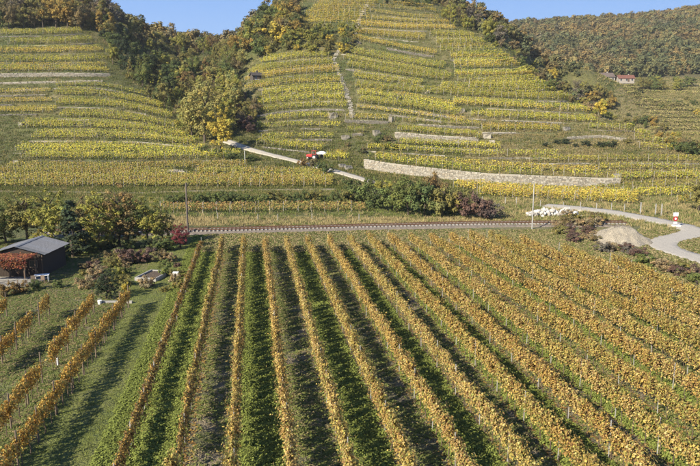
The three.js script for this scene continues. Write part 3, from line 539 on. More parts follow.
// crest east of the summit
scatter([[440, 23], [455, 28], [478, 35], [500, 46], [506, 38], [480, 24], [462, 16], [442, 14]], 22, ['round', 'airy', 'airy', 'tall'], ['lime', 'tan2', 'grey', 'brown', 'lime', 'grey'], 5, 9.5, 'on the crest east of the summit', 'trees on the eastern crest', 2.6);
scatter([[478, 38], [505, 56], [540, 84], [585, 112], [600, 116], [590, 100], [548, 80], [515, 50]], 44, ['bush', 'bush', 'bush', 'airy'], ['green', 'olive', 'midgreen', 'brown', 'lime', 'tan', 'lime'], 1.6, 4.2, 'along the falling eastern edge of the hill', 'bushes along the eastern hill edge', 2.2); scatter([[556, 90], [588, 92], [610, 98], [614, 112], [596, 110]], 24, ['round', 'bush', 'airy'], ['orange', 'brown', 'olive', 'lime', 'grey', 'tan2'], 3.5, 7, 'in the dip behind the eastern edge', 'trees in the dip behind the hill edge', 3);
scatter([[385, 5], [438, 8], [438, 3], [390, 2]], 9, ['bush', 'round'], ['green', 'olive', 'dark'], 2, 4, 'on the summit behind the vines', 'summit bushes');
scatter([[600, 110], [640, 138], [690, 160], [700, 150], [650, 118]], 36, ['bush', 'bush', 'round'], ['green', 'olive', 'midgreen', 'orange', 'brown', 'lime'], 1.6, 4.2, 'on the low eastern spur of the hill', 'bushes on the eastern spur');
for (const [x, y, c, h] of [[552, 82, 'yellow', 7.5], [600, 118, 'yellow', 6], [612, 108, 'orange', 6.5], [598, 104, 'brown', 7]]) { const p = onGround(x, y); tree(p, 'round', c, h, 1, `${COLOUR[c]} crowned tree standing alone near the eastern edge at ${c === 'yellow' && h > 7 ? 'its upper bend' : 'its lower bend'}`, undefined); }
scatter([[636, 92], [694, 92], [694, 84], [640, 84]], 20, ['round', 'bush', 'round'], ['green', 'midgreen', 'olive', 'lime'], 4.5, 8, 'at the upper edge of the far vine slope', 'trees above the far vine slope', 3.5, [1, 1.4]);
scatter([[628, 100], [700, 96], [700, 140], [650, 140]], 9, ['bush'], ['green', 'olive', 'yellow'], 2, 3.6, 'standing among the far vine rows', 'bushes among the far vine rows', 6);
// the big pale tree and the yellow tree at the gully mouth
tree(onGround(221, 153), 'big', 'yellow', 13, .95, 'bright yellow dense tree standing at the gully mouth beside the path');
tree(onGround(205, 143), 'big', 'tan2', 19, .95, 'big pale olive tree behind the yellow tree at the gully mouth');
tree(onGround(192, 139), 'big', 'tan2', 13.5, .9, 'tan leaved tree on the dark side of the gully mouth');
// trees and bushes round the hut
const at = (x, y) => { const p = onPlane(x, y, 0); p.y = H(p.x, p.z); return p; };
tree(at(73, 257), 'cone', 'dark', 7.6, 1.5, 'dark conifer directly behind the hut');
tree(at(52, 247), 'big', 'lime', 8, 1.25, 'yellow green tree behind the hut roof'); tree(at(28, 243), 'big', 'olive', 7.6, 1.35, 'olive tree behind the hut, next to the yellow green one'); tree(at(6, 243), 'big', 'midgreen', 6, 1.3, 'mid green tree behind the hut eaves'); tree(at(-14, 246), 'big', 'olive', 6.6, 1.2, 'olive tree past the far corner of the hut');
tree(at(100, 250), 'big', 'lime', 7.8, 1.2, 'yellow green fruit tree beside the dark conifer'); tree(at(120, 248), 'big', 'orange2', 8.4, 1.05, 'orange brown tree between two fruit trees'); tree(at(129, 247), 'big', 'green', 7, 1, 'dark green tree beside the orange brown tree'); tree(at(148, 247), 'big', 'lime', 7, 1.15, 'yellow fruit tree next to the red bush'); tree(at(163, 246), 'big', 'olive', 5.6, 1, 'olive tree touching the yellow fruit tree');
tree(at(86, 240), 'big', 'brown', 6.4, 1.1, 'brown tree behind the fruit trees');
tree(at(181, 249), 'big', 'red', 3.6, 1.15, 'dark red bush at the foot of the utility pole');
tree(at(107, 299), 'big', 'dark', 2.9, 1.35, 'rounded dark green conifer bush in the garden', undefined, 'conifer_bush');
for (const [x, y, c, h, w, l] of [[96, 280, 'tan', 1.7, 1, 'tan dry bush behind the conifer bush'], [86, 255, 'midgreen', 1.8, .8, 'small green bush by the conifer trunk'], [112, 262, 'brown', 1.7, 1.1, 'brown bush under the fruit trees'], [128, 264, 'plum', 2.2, 1.1, 'plum coloured bush behind the planting bed'], [146, 262, 'plum', 2.0, 1.1, 'plum coloured bush next to the planting bed corner'], [160, 262, 'brown', 1.8, 1, 'brown bush between planting bed and red bush'], [170, 262, 'tan', 1.5, 1, 'tan bush below the red bush'], [166, 276, 'midgreen', 1.8, .9, 'green bush between planting bed and white bin'], [176, 286, 'tan', 1.6, .8, 'tan bush in front of the white bin'], [120, 277, 'lime', 1.4, .9, 'yellow green bush beside the planting bed'], [112, 278, 'green', 1.3, 1, 'green bush between tan bush and planting bed'], [20, 293, 'rust', 1.4, 1.1, 'rust coloured bush in front of the pergola'], [8, 296, 'rust', 1.6, 1, 'rust coloured bush at the terrace steps'], [36, 290, 'green', 1.3, 1, 'green bush at the terrace corner'], [58, 288, 'green', 1.1, 1, 'green bush beside the hut wall'], [126, 292, 'yellow', 1.2, .6, 'small yellow plant beside the conifer bush'], [66, 262, 'green', 1.6, .9, 'green bush against the hut wall']]) tree(at(x, y), 'bush', c, h, w, l);
// thicket between railway and wall
for (const [x, y, f, c, h, w, l] of [[392, 214, 'bush', 'midgreen', 4.8, 1, 'mid green bush in the thicket, beside the hedge'], [408, 217, 'round', 'midgreen', 7.2, 1, 'tall mid green tree of the thicket'], [424, 218, 'bush', 'green', 6.2, .9, 'green bush in the thicket under the rust tree'], [432, 214, 'round', 'rust', 7.4, .8, 'rust topped tree in the thicket'], [443, 218, 'bush', 'olive', 5.6, .9, 'olive bush in the thicket middle'], [455, 217, 'bush', 'olive', 5.0, .9, 'olive bush in the thicket next to the plum bushes'], [468, 219, 'bush', 'plum', 4.8, .9, 'plum coloured bush in the thicket'], [482, 220, 'bush', 'plum', 4.0, 1, 'plum coloured bush ending the thicket'], [494, 220, 'bush', 'grey', 3.0, 1, 'low grey bush past the thicket end'], [376, 212, 'bush', 'green', 4.2, 1, 'green bush joining hedge and thicket'], [362, 207, 'bush', 'midgreen', 4.4, 1, 'mid green bush above the hedge end'], [384, 200, 'bush', 'lime', 3.8, 1, 'yellow green bush behind the thicket'], [352, 198, 'bush', 'green', 3.6, 1.1, 'green bush below the concrete path'], [372, 195, 'bush', 'midgreen', 3.2, 1.1, 'mid green bush below the path bend'], [436, 200, 'bush', 'brown', 4.4, 1, 'brown bush behind the rust topped tree']]) tree(at(x, y), f, c, h, w, l);
// hedge along the vine strip
for (let k = 0; k < 24; k++) { const x = 174 + k * 7.8 + rr(-2, 2); tree(at(x, 206.5 + rr(-.6, .6)), 'bush', pick(['green', 'midgreen', 'green', 'olive']), rr(1.8, 2.9), rr(.9, 1.2), 'low green hedge bush behind the vine strip by the railway', 'hedge bushes behind the railway vine strip'); }
for (const [x, y, c, h] of [[303, 166, 'rust', 2.4], [312, 167, 'brown', 2.6], [320, 170, 'green', 2.4], [328, 173, 'green', 2.6]]) tree(onGround(x, y), 'bush', c, h, 1.1, `${COLOUR[c]} bush below the tractor on the path bank`, 'bushes on the path bank');
for (let k = 0; k < 16; k++) { const x = 203 + k * 3.4 + rr(-2, 2); tree(onGround(x, 152 + k * .7 + rr(-2, 3)), 'bush', pick(['midgreen', 'green', 'green']), rr(1.4, 2.2), 1.2, 'green bush on the bank beneath the pale path', 'bushes beneath the pale path'); }
for (let k = 0; k < 10; k++) tree(onGround(rr(336, 400), rr(137, 156)), 'bush', pick(['olive', 'green', 'brown', 'midgreen']), rr(1.4, 2.8), 1.1, 'bush among the rock blocks low on the hill', 'bushes among the rock blocks');
for (let k = 0; k < 12; k++) tree(onGround(rr(534, 632), rr(143, 149)), 'bush', pick(['green', 'olive', 'dark']), rr(1, 1.8), 1.4, 'bush against the stone wall of the eastern spur', 'bushes against the spur wall');
// right-hand waste ground
for (let k = 0; k < 44; k++) { const x = rr(555, 705), t = (x - 555) / 150; const y = lerp(232, 284, t) + rr(-10, 6) * (1 - t * .4); if (x > 596 && x < 660 && y < 252) continue; if (x > 650 && y < 266) continue; tree(at(x, y), 'bush', pick(['olive', 'brown', 'plum', 'tan', 'midgreen', 'grey', 'tan']), rr(.8, 1.8), 1.3, 'small scrub bush between the vine field and the road', 'scrub between field and road'); }
for (let k = 0; k < 10; k++) { const p = at(rr(560, 600), rr(218, 228)); tree(p, 'bush', pick(['tan', 'olive', 'brown']), rr(1.2, 2.2), 1.3, 'dry bush between rubble heap and sand mound', 'dry bushes by the rubble heap'); }
tree(onGround(698, 212), 'round', 'olive', 6, 1.1, 'olive tree at the road bend by the sign');
// far wood across the side valley (one mass)
{
  const far = [0, 1, 2].map((k) => crownGeo(3300 + k, { h: 9.5, rx: 4.2, y0: .6, clumps: 24, per: 36, leaf: .85, cr: .33 }));
  const cols = [[.20, .18, .07], [.22, .18, .07], [.225, .17, .07], [.155, .155, .065], [.18, .17, .07], [.195, .155, .075], [.125, .135, .06], [.175, .155, .085], [.23, .185, .075]];
  const spots = []; const m4 = new THREE.Matrix4(), qn = new THREE.Quaternion();
  for (let x = -420; x < 720; x += 5.4) for (let z = -1080; z < -300; z += 5.4) {
    const X = x + rr(-3, 3), Z = z + rr(-3, 3), D = -Z, q = toPx(V(X, H0(X, Z), Z)); if (q[0] < -60 || q[0] > 790) continue;
    const right = q[0] > 430; const crest = q[0] < 500 ? lerp(335, 302, (q[0] - 440) / 60) : lerp(302, 230, (q[0] - 500) / 100);
    if (right ? (q[0] < 588 ? D < crest + 22 : D < 490 + fbm(X * .02, Z * .02, 2) * 60 - (q[0] < 618 ? 40 : 0)) : D < 362) continue;
    if (Math.hypot(X - 165, Z + 440) < 26) continue;
    spots.push([X, H0(X, Z) - .4, Z]);
  }
  console.log('forest', spots.length);
  for (let v = 0; v < 3; v++) {
    const mine = spots.filter((_, i) => i % 3 === v), im = shadow(new THREE.InstancedMesh(far[v], leafMat(1, 1, 1), mine.length)); im.name = numbered('forest'); scene.add(im);
    mine.forEach(([x, y, z], i) => { const s = (.5 + Math.pow(R(), 1.6) * 1.0) * (-z < 380 ? .65 : 1), f = fbm(x * .012, z * .012, 3), c = f > .55 && R() < .65 ? pick(cols.slice(1, 3)) : f < .43 && R() < .6 ? pick([cols[3], cols[6]]) : pick(cols), k = rr(.8, 1.2); qn.setFromAxisAngle(V(0, 1, 0), R() * 6.283); m4.compose(V(x, y, z), qn, V(s * rr(.85, 1.15), s, s * rr(.85, 1.15))); im.setMatrixAt(i, m4); im.setColorAt(i, rgb(c[0] * k, c[1] * k, c[2] * k)); });
    tag(im, 'autumn coloured wood covering the far ridge', 'forest', undefined, 'stuff');
  }
}
console.log('trees done');
// ---------------------------------------------------------------- railway
{
  const w = spline([G(40, 233.5), G(120, 233), G(200, 232), G(300, 229.6), G(400, 227), G(480, 225.3), G(560, 224.6), G(625, 224.6)], .6);
  structure('railway_ballast', ribbon(w, 4.6, .10, .22), MAT.ballast, 'grey gravel bed of the railway');
  const t = thing('railway_track', V(w[0].x, 0, w[0].z)); const o = w[0];
  const sl = new THREE.BoxGeometry(.24, .2, 2.5);
  for (let i = 0; i < w.length - 1; i++) { const a = w[i], b = w[i + 1], s = mesh('sleeper', sl, MAT.sleeper, t); s.position.set(a.x - o.x, H(a.x, a.z) + .31, a.z - o.z); s.rotation.y = Math.atan2(-(b.z - a.z), b.x - a.x); }
  for (const side of [-.72, .72]) {
    const pts = w.map((p, i) => { const a = w[Math.max(0, i - 1)], b = w[Math.min(w.length - 1, i + 1)], L = Math.hypot(b.x - a.x, b.z - a.z); return V(p.x - (b.z - a.z) / L * side - o.x, H(p.x, p.z) + .5, p.z + (b.x - a.x) / L * side - o.z); });
    const g = []; for (let i = 0; i < pts.length - 1; i++) { const a = pts[i], b = pts[i + 1], L = a.distanceTo(b), yaw = Math.atan2(-(b.z - a.z), b.x - a.x), mx = (a.x + b.x) / 2, my = (a.y + b.y) / 2, mz = (a.z + b.z) / 2; g.push(boxG(L + .01, .05, .075, mx, my + .045, mz, yaw), boxG(L + .01, .1, .03, mx, my - .03, mz, yaw), boxG(L + .01, .03, .14, mx, my - .08, mz, yaw)); }
    mesh('rail', merged(g), MAT.rail, t);
  }
  tag(t, 'single railway track on pale sleepers crossing behind the field', 'railway track');
}
// ---------------------------------------------------------------- poles
function pole(base, h, r0, r1, m, label, arms = true, name = 'utility_pole') {
  const t = thing(name, base); mesh('shaft', cylG(r0, r1, h + .3, 10, 0, -.3, 0), m, t);
  if (arms) { mesh('crossarm', boxG(1.1, .09, .09, 0, h - .5, 0), m, t); for (const x of [-.45, 0, .45]) mesh('insulator', merged([cylG(.05, .06, .12, 8, x, h - .455, 0), cylG(.03, .03, .08, 8, x, h - .335, 0)]), MAT.white, t); mesh('cap', cylG(r1 * 1.25, r1 * .8, .08, 10, 0, h, 0), m, t); }
  else mesh('cap', cylG(r1 * 1.3, r1 * .9, .06, 10, 0, h, 0), m, t);
  tag(t, label, 'pole');
}
pole(at(188, 234), 7.6, .16, .11, std(rgb(.16, .13, .11), { map: rep(grain, 1) }), 'dark wooden utility pole beside the red bush', false, 'utility_pole');
pole(at(532, 229), 7.2, .11, .08, MAT.concrete, 'thin grey concrete pole near the rubble heap', false, 'concrete_pole');
pole(onGround(245, 164), 3.4, .06, .05, MAT.white, 'thin white marker pole under the pale path', false, 'marker_pole');
// fence posts beside the road
[[482, 201, 206], [505, 201, 207], [516, 200, 207], [540, 203, 210], [563, 204, 212], [580, 203, 212], [596, 204, 213], [611, 205, 213], [624, 203, 214], [640, 204, 216], [655, 206, 217], [661, 203, 217]].forEach(([x, y0, y1], i) => { const b = at(x, y1), big = i > 8, h = big ? 2.0 : 1.3, t = thing('vineyard_end_post', b); mesh('shaft', boxG(big ? .16 : .1, h + .3, big ? .14 : .09, 0, h / 2 - .15, 0), MAT.concrete, t); mesh('cap', boxG(big ? .2 : .13, .05, big ? .18 : .12, 0, h + .025, 0), MAT.concrete, t); tag(t, big ? 'tall pale end post beside the road bend' : 'short grey end post along the lower road', 'post', big ? 'tall pale posts at the road bend' : 'short posts along the lower road'); });
[[218, 221], [258, 222], [312, 221], [359, 222], [278, 222]].forEach(([x, y]) => { const t = thing('fence_post', at(x, y)); mesh('shaft', cylG(.06, .05, 1.3, 7, 0, -.1, 0), MAT.concrete, t); mesh('cap', cylG(.065, .03, .06, 7, 0, 1.2, 0), MAT.concrete, t); tag(t, 'pale fence post in the grass strip behind the railway', 'post', 'fence posts behind the railway'); });
// ---------------------------------------------------------------- road sign on its block
{
  const t = thing('road_sign', at(674.5, 227.5), .12);
  mesh('post', cylG(.04, .04, 2.5, 8, 0, 0, 0), MAT.post, t);
  mesh('base_block', (() => { const g = boxG(1.3, .42, .5, .25, .21, 0); return g; })(), MAT.white, t);
  mesh('upper_plate', boxG(.85, .6, .03, 0, 2.1, .06), MAT.white, t);
  const disc = new THREE.CylinderGeometry(.38, .38, .035, 28); disc.rotateX(Math.PI / 2); disc.translate(0, 1.4, .06); mesh('red_disc', disc, std(rgb(.42, .03, .035), { roughness: .5 }), t);
  const d2 = new THREE.CylinderGeometry(.17, .17, .02, 28); d2.rotateX(Math.PI / 2); d2.translate(0, 1.4, .083); mesh('disc_centre', d2, MAT.white, t);
  mesh('lower_plate', boxG(.62, .3, .03, 0, .76, .06), MAT.white, t);
  tag(t, 'road sign with white plate and red ring on a white block', 'road sign');
}
// ---------------------------------------------------------------- sand mound and rubble heap
{
  const c = at(631, 247), N = 46, M = 30, pos = [], idx = [], uv = [], rx = 4.6, rz = 6;
  for (let j = 0; j <= M; j++) for (let i = 0; i <= N; i++) {
    const u = i / N * 2 - 1, v = j / M * 2 - 1, d = Math.hypot(u * .98 + .12 * v, v), x = u * rx, z = v * rz;
    const hgt = 2.6 * Math.pow(Math.max(0, 1 - d), .8) * (.55 + .9 * fbm(x * .4 + 3, z * .4, 3)) + (fbm(x * 1.4, z * 1.4, 3) - .5) * .6 * (d < 1 ? 1 : 0) - .12;
    pos.push(x, hgt, z); uv.push(x, z); if (i && j) { const o = j * (N + 1) + i; idx.push(o - N - 2, o - 1, o - N - 1, o - N - 1, o - 1, o); }
  }
  const g = new THREE.BufferGeometry(); g.setAttribute('position', new THREE.Float32BufferAttribute(pos, 3)); g.setAttribute('uv', new THREE.Float32BufferAttribute(uv, 2)); g.setIndex(idx); g.computeVertexNormals();
  const m = mesh('sand_mound', g, std(rgb(.56, .49, .37), { map: rep(grain, .5), bumpMap: rep(bumpy, .6), bumpScale: .15, roughness: 1 })); m.position.set(c.x, 0, c.z - 4.5); tag(m, 'large heap of pale sandy soil beside the road bend', 'soil heap');
}
{
  const r = rng(61), rockG = (k) => { const g = new THREE.IcosahedronGeometry(1, 1), p = g.attributes.position; for (let i = 0; i < p.count; i++) { const x = p.getX(i), y = p.getY(i), z = p.getZ(i), s = .75 + .5 * noise(x * 1.7 + k * 9 + 50, y * 1.7 + z * 2.1 + 50); p.setXYZ(i, x * s, y * s * .8, z * s); } g.computeVertexNormals(); return g; };
  const rocks = [0, 1, 2, 3].map(rockG), c = at(553, 217), t = thing('rubble_heap', c), mats = [std(rgb(.50, .485, .45)), std(rgb(.40, .38, .34)), std(rgb(.60, .585, .55)), std(rgb(.29, .27, .24))];
  for (let i = 0; i < 260; i++) { const u = rr(-1, 1, r), v = gauss(r) * .5, hmax = 1.15 * (1 - Math.abs(u) ** 3) * (1 - Math.abs(v)) * (.6 + .6 * noise(u * 4 + 9, 3)), m = mesh('stone', rocks[i % 4], pick(mats, r), t), s = rr(.12, .38, r); m.position.set(u * 4.6, Math.max(.08, hmax * r() * 1.3), v * 2.2); m.scale.set(s * rr(.8, 1.4, r), s, s); m.rotation.set(r() * 3, r() * 6, r() * 3); }
  tag(t, 'heap of white rubble stones behind the railway end', 'rubble heap');
}
// pale boulders on the big hill
{
  const r = rng(62), geos = [0, 1, 2].map((k) => { const g = new THREE.BoxGeometry(1, 1, 1, 2, 2, 2), p = g.attributes.position; for (let i = 0; i < p.count; i++) { const x = p.getX(i), y = p.getY(i), z = p.getZ(i); const s = .68 + .62 * noise(x * 3.3 + k * 5 + 20, y * 3.1 + z * 4.4 + 20); p.setXYZ(i, x * s, y * s, z * s); } g.computeVertexNormals(); return g; });
  const mats = [std(rgb(.36, .325, .255), { map: rep(grain, .8), bumpMap: rep(bumpy, 1), bumpScale: .1, flatShading: true }), std(rgb(.42, .38, .30), { map: rep(grain, .8), flatShading: true }), std(rgb(.28, .26, .22), { map: rep(grain, .8), flatShading: true })];
  for (const [x, y, w, h] of [[345, 139, 3, 1.8], [333, 118, 3.4, 2.8], [376, 135, 2.6, 2.4], [391, 122, 1.6, 2.6], [422, 88, 2.2, 1.4], [427, 93, 2.6, 1.4], [462, 112, 2.2, 1.8], [294, 94, 2, 1.1], [342, 167, 2.2, 1.3], [348, 169, 2.4, 1.4], [487, 138, 2.8, 1.8], [492, 143, 2, 1.2], [566, 130, 2.4, 1.5], [540, 90, 2.4, .8], [618, 178, 2.4, 1.6], [22, 125, 2, 1.2], [16, 163, 1.6, 1.2]]) {
    const m = mesh('rock_block', pick(geos, r), pick(mats, r)), p = onGround(x, y); m.position.set(p.x, p.y + h * .2, p.z); m.scale.set(w * .75, h * .8, w * .6); m.rotation.set(gauss(r) * .1, rr(-.5, .5, r), gauss(r) * .1); tag(m, 'pale weathered rock block among the hill terraces', 'rock', 'rock blocks on the terraced hills');
  }
}
// small field wall by the flat vines
stoneWall(trace([[163, 172], [190, 172.5]]), 1.5, 5001, 'short pale stone wall between flat vine rows and hill foot', undefined, .3, 1.3);
stoneWall(trace([[566, 139], [600, 137], [628, 141]]), 1.5, 5002, 'curved stone wall on the eastern spur', undefined, .3, 1);
stoneWall(trace([[530, 149], [580, 148], [634, 149]]), 1.0, 5003, 'straight stone wall under the curved spur wall', undefined, .3, 1);
stoneWall(trace([[0, 83], [50, 82], [106, 81]]), 1.3, 5004, 'pale stone wall below the upper one on the western hill', undefined, .3, 1.1);
stoneWall(trace([[0, 90], [26, 90], [54, 88]]), .9, 5005, 'lowest of three pale walls on the western hill', undefined, .3, 1.1);
// stone stairway up the hill
{
  const w = spline([[352, 118], [351, 108], [348, 98], [345, 88], [341, 78], [337, 68], [334, 60], [338, 52], [352, 40], [356, 30], [358, 22], [362, 14], [366, 6], [369, 1]].map(([x, y]) => onGround(x, y)), .55), o = w[0], t = thing('stone_stairway', drop(o)), r = rng(63), y0 = H(o.x, o.z);
  const ms = [std(rgb(.34, .31, .26), { map: rep(grain, 1) }), std(rgb(.27, .25, .21), { map: rep(grain, 1) }), std(rgb(.42, .39, .33), { map: rep(grain, 1) })], sg = new THREE.BoxGeometry(1, 1, 1);
  w.forEach((p, i) => { if (i === w.length - 1 || r() < .18) return; const q = w[i + 1], m = mesh('step', sg, pick(ms, r), t); m.position.set(p.x - o.x + gauss(r) * .35, H(p.x, p.z) - y0 + .02 + gauss(r) * .06, p.z - o.z); m.scale.set(rr(.9, 1.9, r), .5, .5); m.rotation.y = Math.atan2(q.x - p.x, -(q.z - p.z)) * -.6 + gauss(r) * .3; });
  tag(t, 'rough stone stairway climbing straight up the big hill', 'stairway');
}
// ---------------------------------------------------------------- hut with pergola
{
  const gx = (x, y, Y) => onPlane(x, y, Y), e0 = gx(45.5, 255, 2.6), e1 = gx(66, 243, 2.6), r0 = gx(19, 246.6, 3.45), r1 = gx(39.5, 235.4, 3.45);
  const cx = (r0.x + r1.x) / 2, zN = (e0.z + r0.z) / 2, zF = (e1.z + r1.z) / 2, half = (e0.x + e1.x) / 2 - cx, len = zN - zF;
  const t = thing('garden_hut', V(cx, 0, zN)); const hw = half - .35;
  const wood = MAT.darkWood, roofM = std(rgb(.28, .285, .295), { roughness: .55, metalness: .25, map: rep(grain, .4) });
  // plank walls
  const plank = (name, x, y, z, w, h, ry) => { const m = mesh(name, boxG(w * .96, h, .05), wood, t); m.position.set(x, y, z); m.rotation.y = ry; return m; };
  const wall = mesh('wall', merged([boxG(.08, 2.5, len - .8, hw - .06, 1.25, -len / 2), boxG(.08, 2.5, len - .8, -hw + .06, 1.25, -len / 2), boxG(2 * hw - .2, 2.5, .08, 0, 1.25, -len + .45), boxG(2 * hw - .2, 2.5, .08, 0, 1.25, -.45)]), MAT.oldWood, t);
  for (let k = 0; k < Math.floor((len - .8) / .3); k++) { plank('plank', hw, 1.27 + (R() - .5) * .03, -.55 - k * .3, .3, 2.45, Math.PI / 2); }
  for (let k = 0; k < Math.floor(2 * hw / .3); k++) { const x = -hw + .15 + k * .3; if (x > -.2 && x < .8) continue; plank('plank', x, 1.27, -.38, .3, 2.45 + (1 - Math.abs(x) / hw) * .7, 0); }
  const door = mesh('door', boxG(.95, 2.0, .06, .3, 1.0, -.39), std(rgb(.10, .06, .035)), t); mesh('handle', boxG(.12, .03, .06, .62, 1.0, -.34), MAT.wire, door);
  for (const x of [-1.7, 1.8]) { const wdw = mesh('window', boxG(.8, .7, .03, x, 1.5, -.34), std(rgb(.03, .035, .04), { roughness: .1 }), t); mesh('frame', merged([boxG(.9, .07, .06, x, 1.88, -.33), boxG(.9, .07, .06, x, 1.12, -.33), boxG(.07, .7, .06, x - .42, 1.5, -.33), boxG(.07, .7, .06, x + .42, 1.5, -.33)]), MAT.woodPost, wdw); }
  // corrugated roof in sheets
  const slope = Math.atan2(.85, half), sl = Math.hypot(.85, half), nS = 8, sw = len / nS;
  const sheet = (w, L) => { const n = 24, pos = [], idx = []; for (let j = 0; j < 2; j++) for (let i = 0; i <= n; i++) { pos.push(j ? L : 0, .018 * Math.sin(i / n * Math.PI * 2 * 6), i / n * w); if (i && j) { const a = i - 1, b = i, c = n + 1 + i - 1, d = n + 1 + i; idx.push(a, b, c, b, d, c); } } const g = new THREE.BufferGeometry(); g.setAttribute('position', new THREE.Float32BufferAttribute(pos, 3)); g.setAttribute('uv', new THREE.Float32BufferAttribute(pos.filter((_, i) => i % 3 !== 1), 2)); g.setIndex(idx); g.computeVertexNormals(); return g; };
  const sg = sheet(sw * 1.03, sl + .12); const roof = new THREE.Group(); roof.name = 'roof'; t.add(roof);
  const tones = [roofM, std(rgb(.18, .185, .19), { roughness: .6, metalness: .2, map: rep(grain, .4) }), std(rgb(.26, .26, .265), { roughness: .6, metalness: .2, map: rep(grain, .5) })];
  for (const s of [1, -1]) for (let k = 0; k < nS; k++) { const m = mesh('roof_sheet', sg, pick(tones), roof); m.position.set(0, 3.45 + (k % 2) * .012, -len + k * sw); m.rotation.z = -slope; if (s < 0) { m.rotation.set(0, Math.PI, -slope); m.position.z += sw; } }
  mesh('ridge_cap', merged([boxG(.26, .02, len, .12, 3.46, -len / 2, 0, 0, -slope), boxG(.26, .02, len, -.12, 3.46, -len / 2, 0, 0, slope)]), roofM, roof);
  mesh('gable', (() => { const s = new THREE.Shape(); s.moveTo(-hw, 2.5); s.lineTo(hw, 2.5); s.lineTo(0, 2.5 + .85 * hw / half); const g = new THREE.ExtrudeGeometry(s, { depth: .06, bevelEnabled: false }); g.translate(0, .02, -.42); return g; })(), wood, t);
  tag(t, 'dark timber garden hut with grey corrugated gable roof', 'hut');
  // pergola overgrown with red creeper
  const pg = thing('pergola', V(cx - .5, 0, zN + .25)); const pw = half * 2 - .6, pd = 2.7;
  for (const x of [-pw / 2, 0, pw / 2]) { mesh('post', boxG(.14, 2.4, .14, x, 1.2, pd), MAT.oldWood, pg); mesh('post', boxG(.14, 2.4, .14, x, 1.2, .15), MAT.oldWood, pg); }
  for (const z of [.15, pd]) mesh('beam', boxG(pw + .5, .16, .1, 0, 2.48, z), MAT.oldWood, pg);
  for (let k = 0; k <= 10; k++) mesh('rafter', boxG(.07, .12, pd + .4, -pw / 2 + k * pw / 10, 2.62, pd / 2 + .1), MAT.oldWood, pg);
  tag(pg, 'timber pergola in front of the hut gable', 'pergola');
  const L = new Leaves(), r = rng(64), pal = [[.20, .055, .03], [.26, .09, .04], [.15, .04, .03], [.30, .13, .05], [.12, .06, .03]];
  for (let k = 0; k < 3200; k++) { const edge = r() < .35; L.add(rr(-pw / 2 - .3, pw / 2 + .3, r), edge ? 2.65 - Math.pow(r(), 1.5) * .95 : 2.7 + gauss(r) * .14, edge ? pd + .12 + gauss(r) * .12 : rr(-.1, pd + .3, r), rr(.12, .24, r), gauss(r) * .6, .8, .4 + gauss(r) * .4, shade(pick(pal, r), r, .3), r); }
  const cr = mesh('creeper', L.geo(), leafMat(1, 1, 1)); cr.position.copy(pg.position); tag(cr, 'red leaved creeper covering the pergola', 'creeper');
  const ter = thing('terrace_paving', V(cx - .3, 0, zN + 2.1)); const slabM = [std(rgb(.36, .34, .30), { map: rep(grain, .7) }), std(rgb(.30, .285, .255), { map: rep(grain, .7) })], slab = new THREE.BoxGeometry(.96, .12, .96); for (let i = 0; i < 8; i++) for (let j = 0; j < 4; j++) { const m = mesh('slab', slab, pick(slabM), ter); m.position.set(-3.5 + i, .1 + gauss() * .006, -1.5 + j); } tag(ter, 'grey stone slab terrace under the pergola', 'paving');
  const tb = thing('garden_table', V(cx + half + .4, 0, zN + 1.7), .3); mesh('tabletop', boxG(1.5, .05, .85, 0, .74, 0), MAT.white, tb); for (const [x, z] of [[-.65, -.35], [.65, -.35], [-.65, .35], [.65, .35]]) mesh('leg', cylG(.03, .03, .74, 6, x, 0, z), MAT.white, tb); tag(tb, 'small white garden table beside the pergola', 'table');
  for (const [dx, dz, ry] of [[-.5, .9, .3], [.6, .8, -.2]]) { const c = thing('garden_chair', V(cx + half + .4 + dx, 0, zN + 1.7 + dz), ry); mesh('seat', boxG(.45, .04, .45, 0, .44, 0), MAT.woodPost, c); mesh('backrest', boxG(.45, .45, .04, 0, .7, .22), MAT.woodPost, c); for (const [x, z] of [[-.2, -.2], [.2, -.2], [-.2, .2], [.2, .2]]) mesh('leg', boxG(.04, .44, .04, x, .22, z), MAT.woodPost, c); tag(c, 'wooden garden chair drawn up to the white table', 'chair', 'chairs at the garden table'); }
  const rail = thing('terrace_railing', V(cx - .4, 0, zN + 4.0)); for (let k = 0; k < 8; k++) mesh('post', boxG(.08, .8, .08, -3.4 + k * .97, .4, 0), MAT.woodPost, rail); mesh('handrail', boxG(7.0, .07, .1, 0, .83, 0), MAT.concrete, rail); tag(rail, 'low railing with pale handrail along the terrace', 'railing');
}
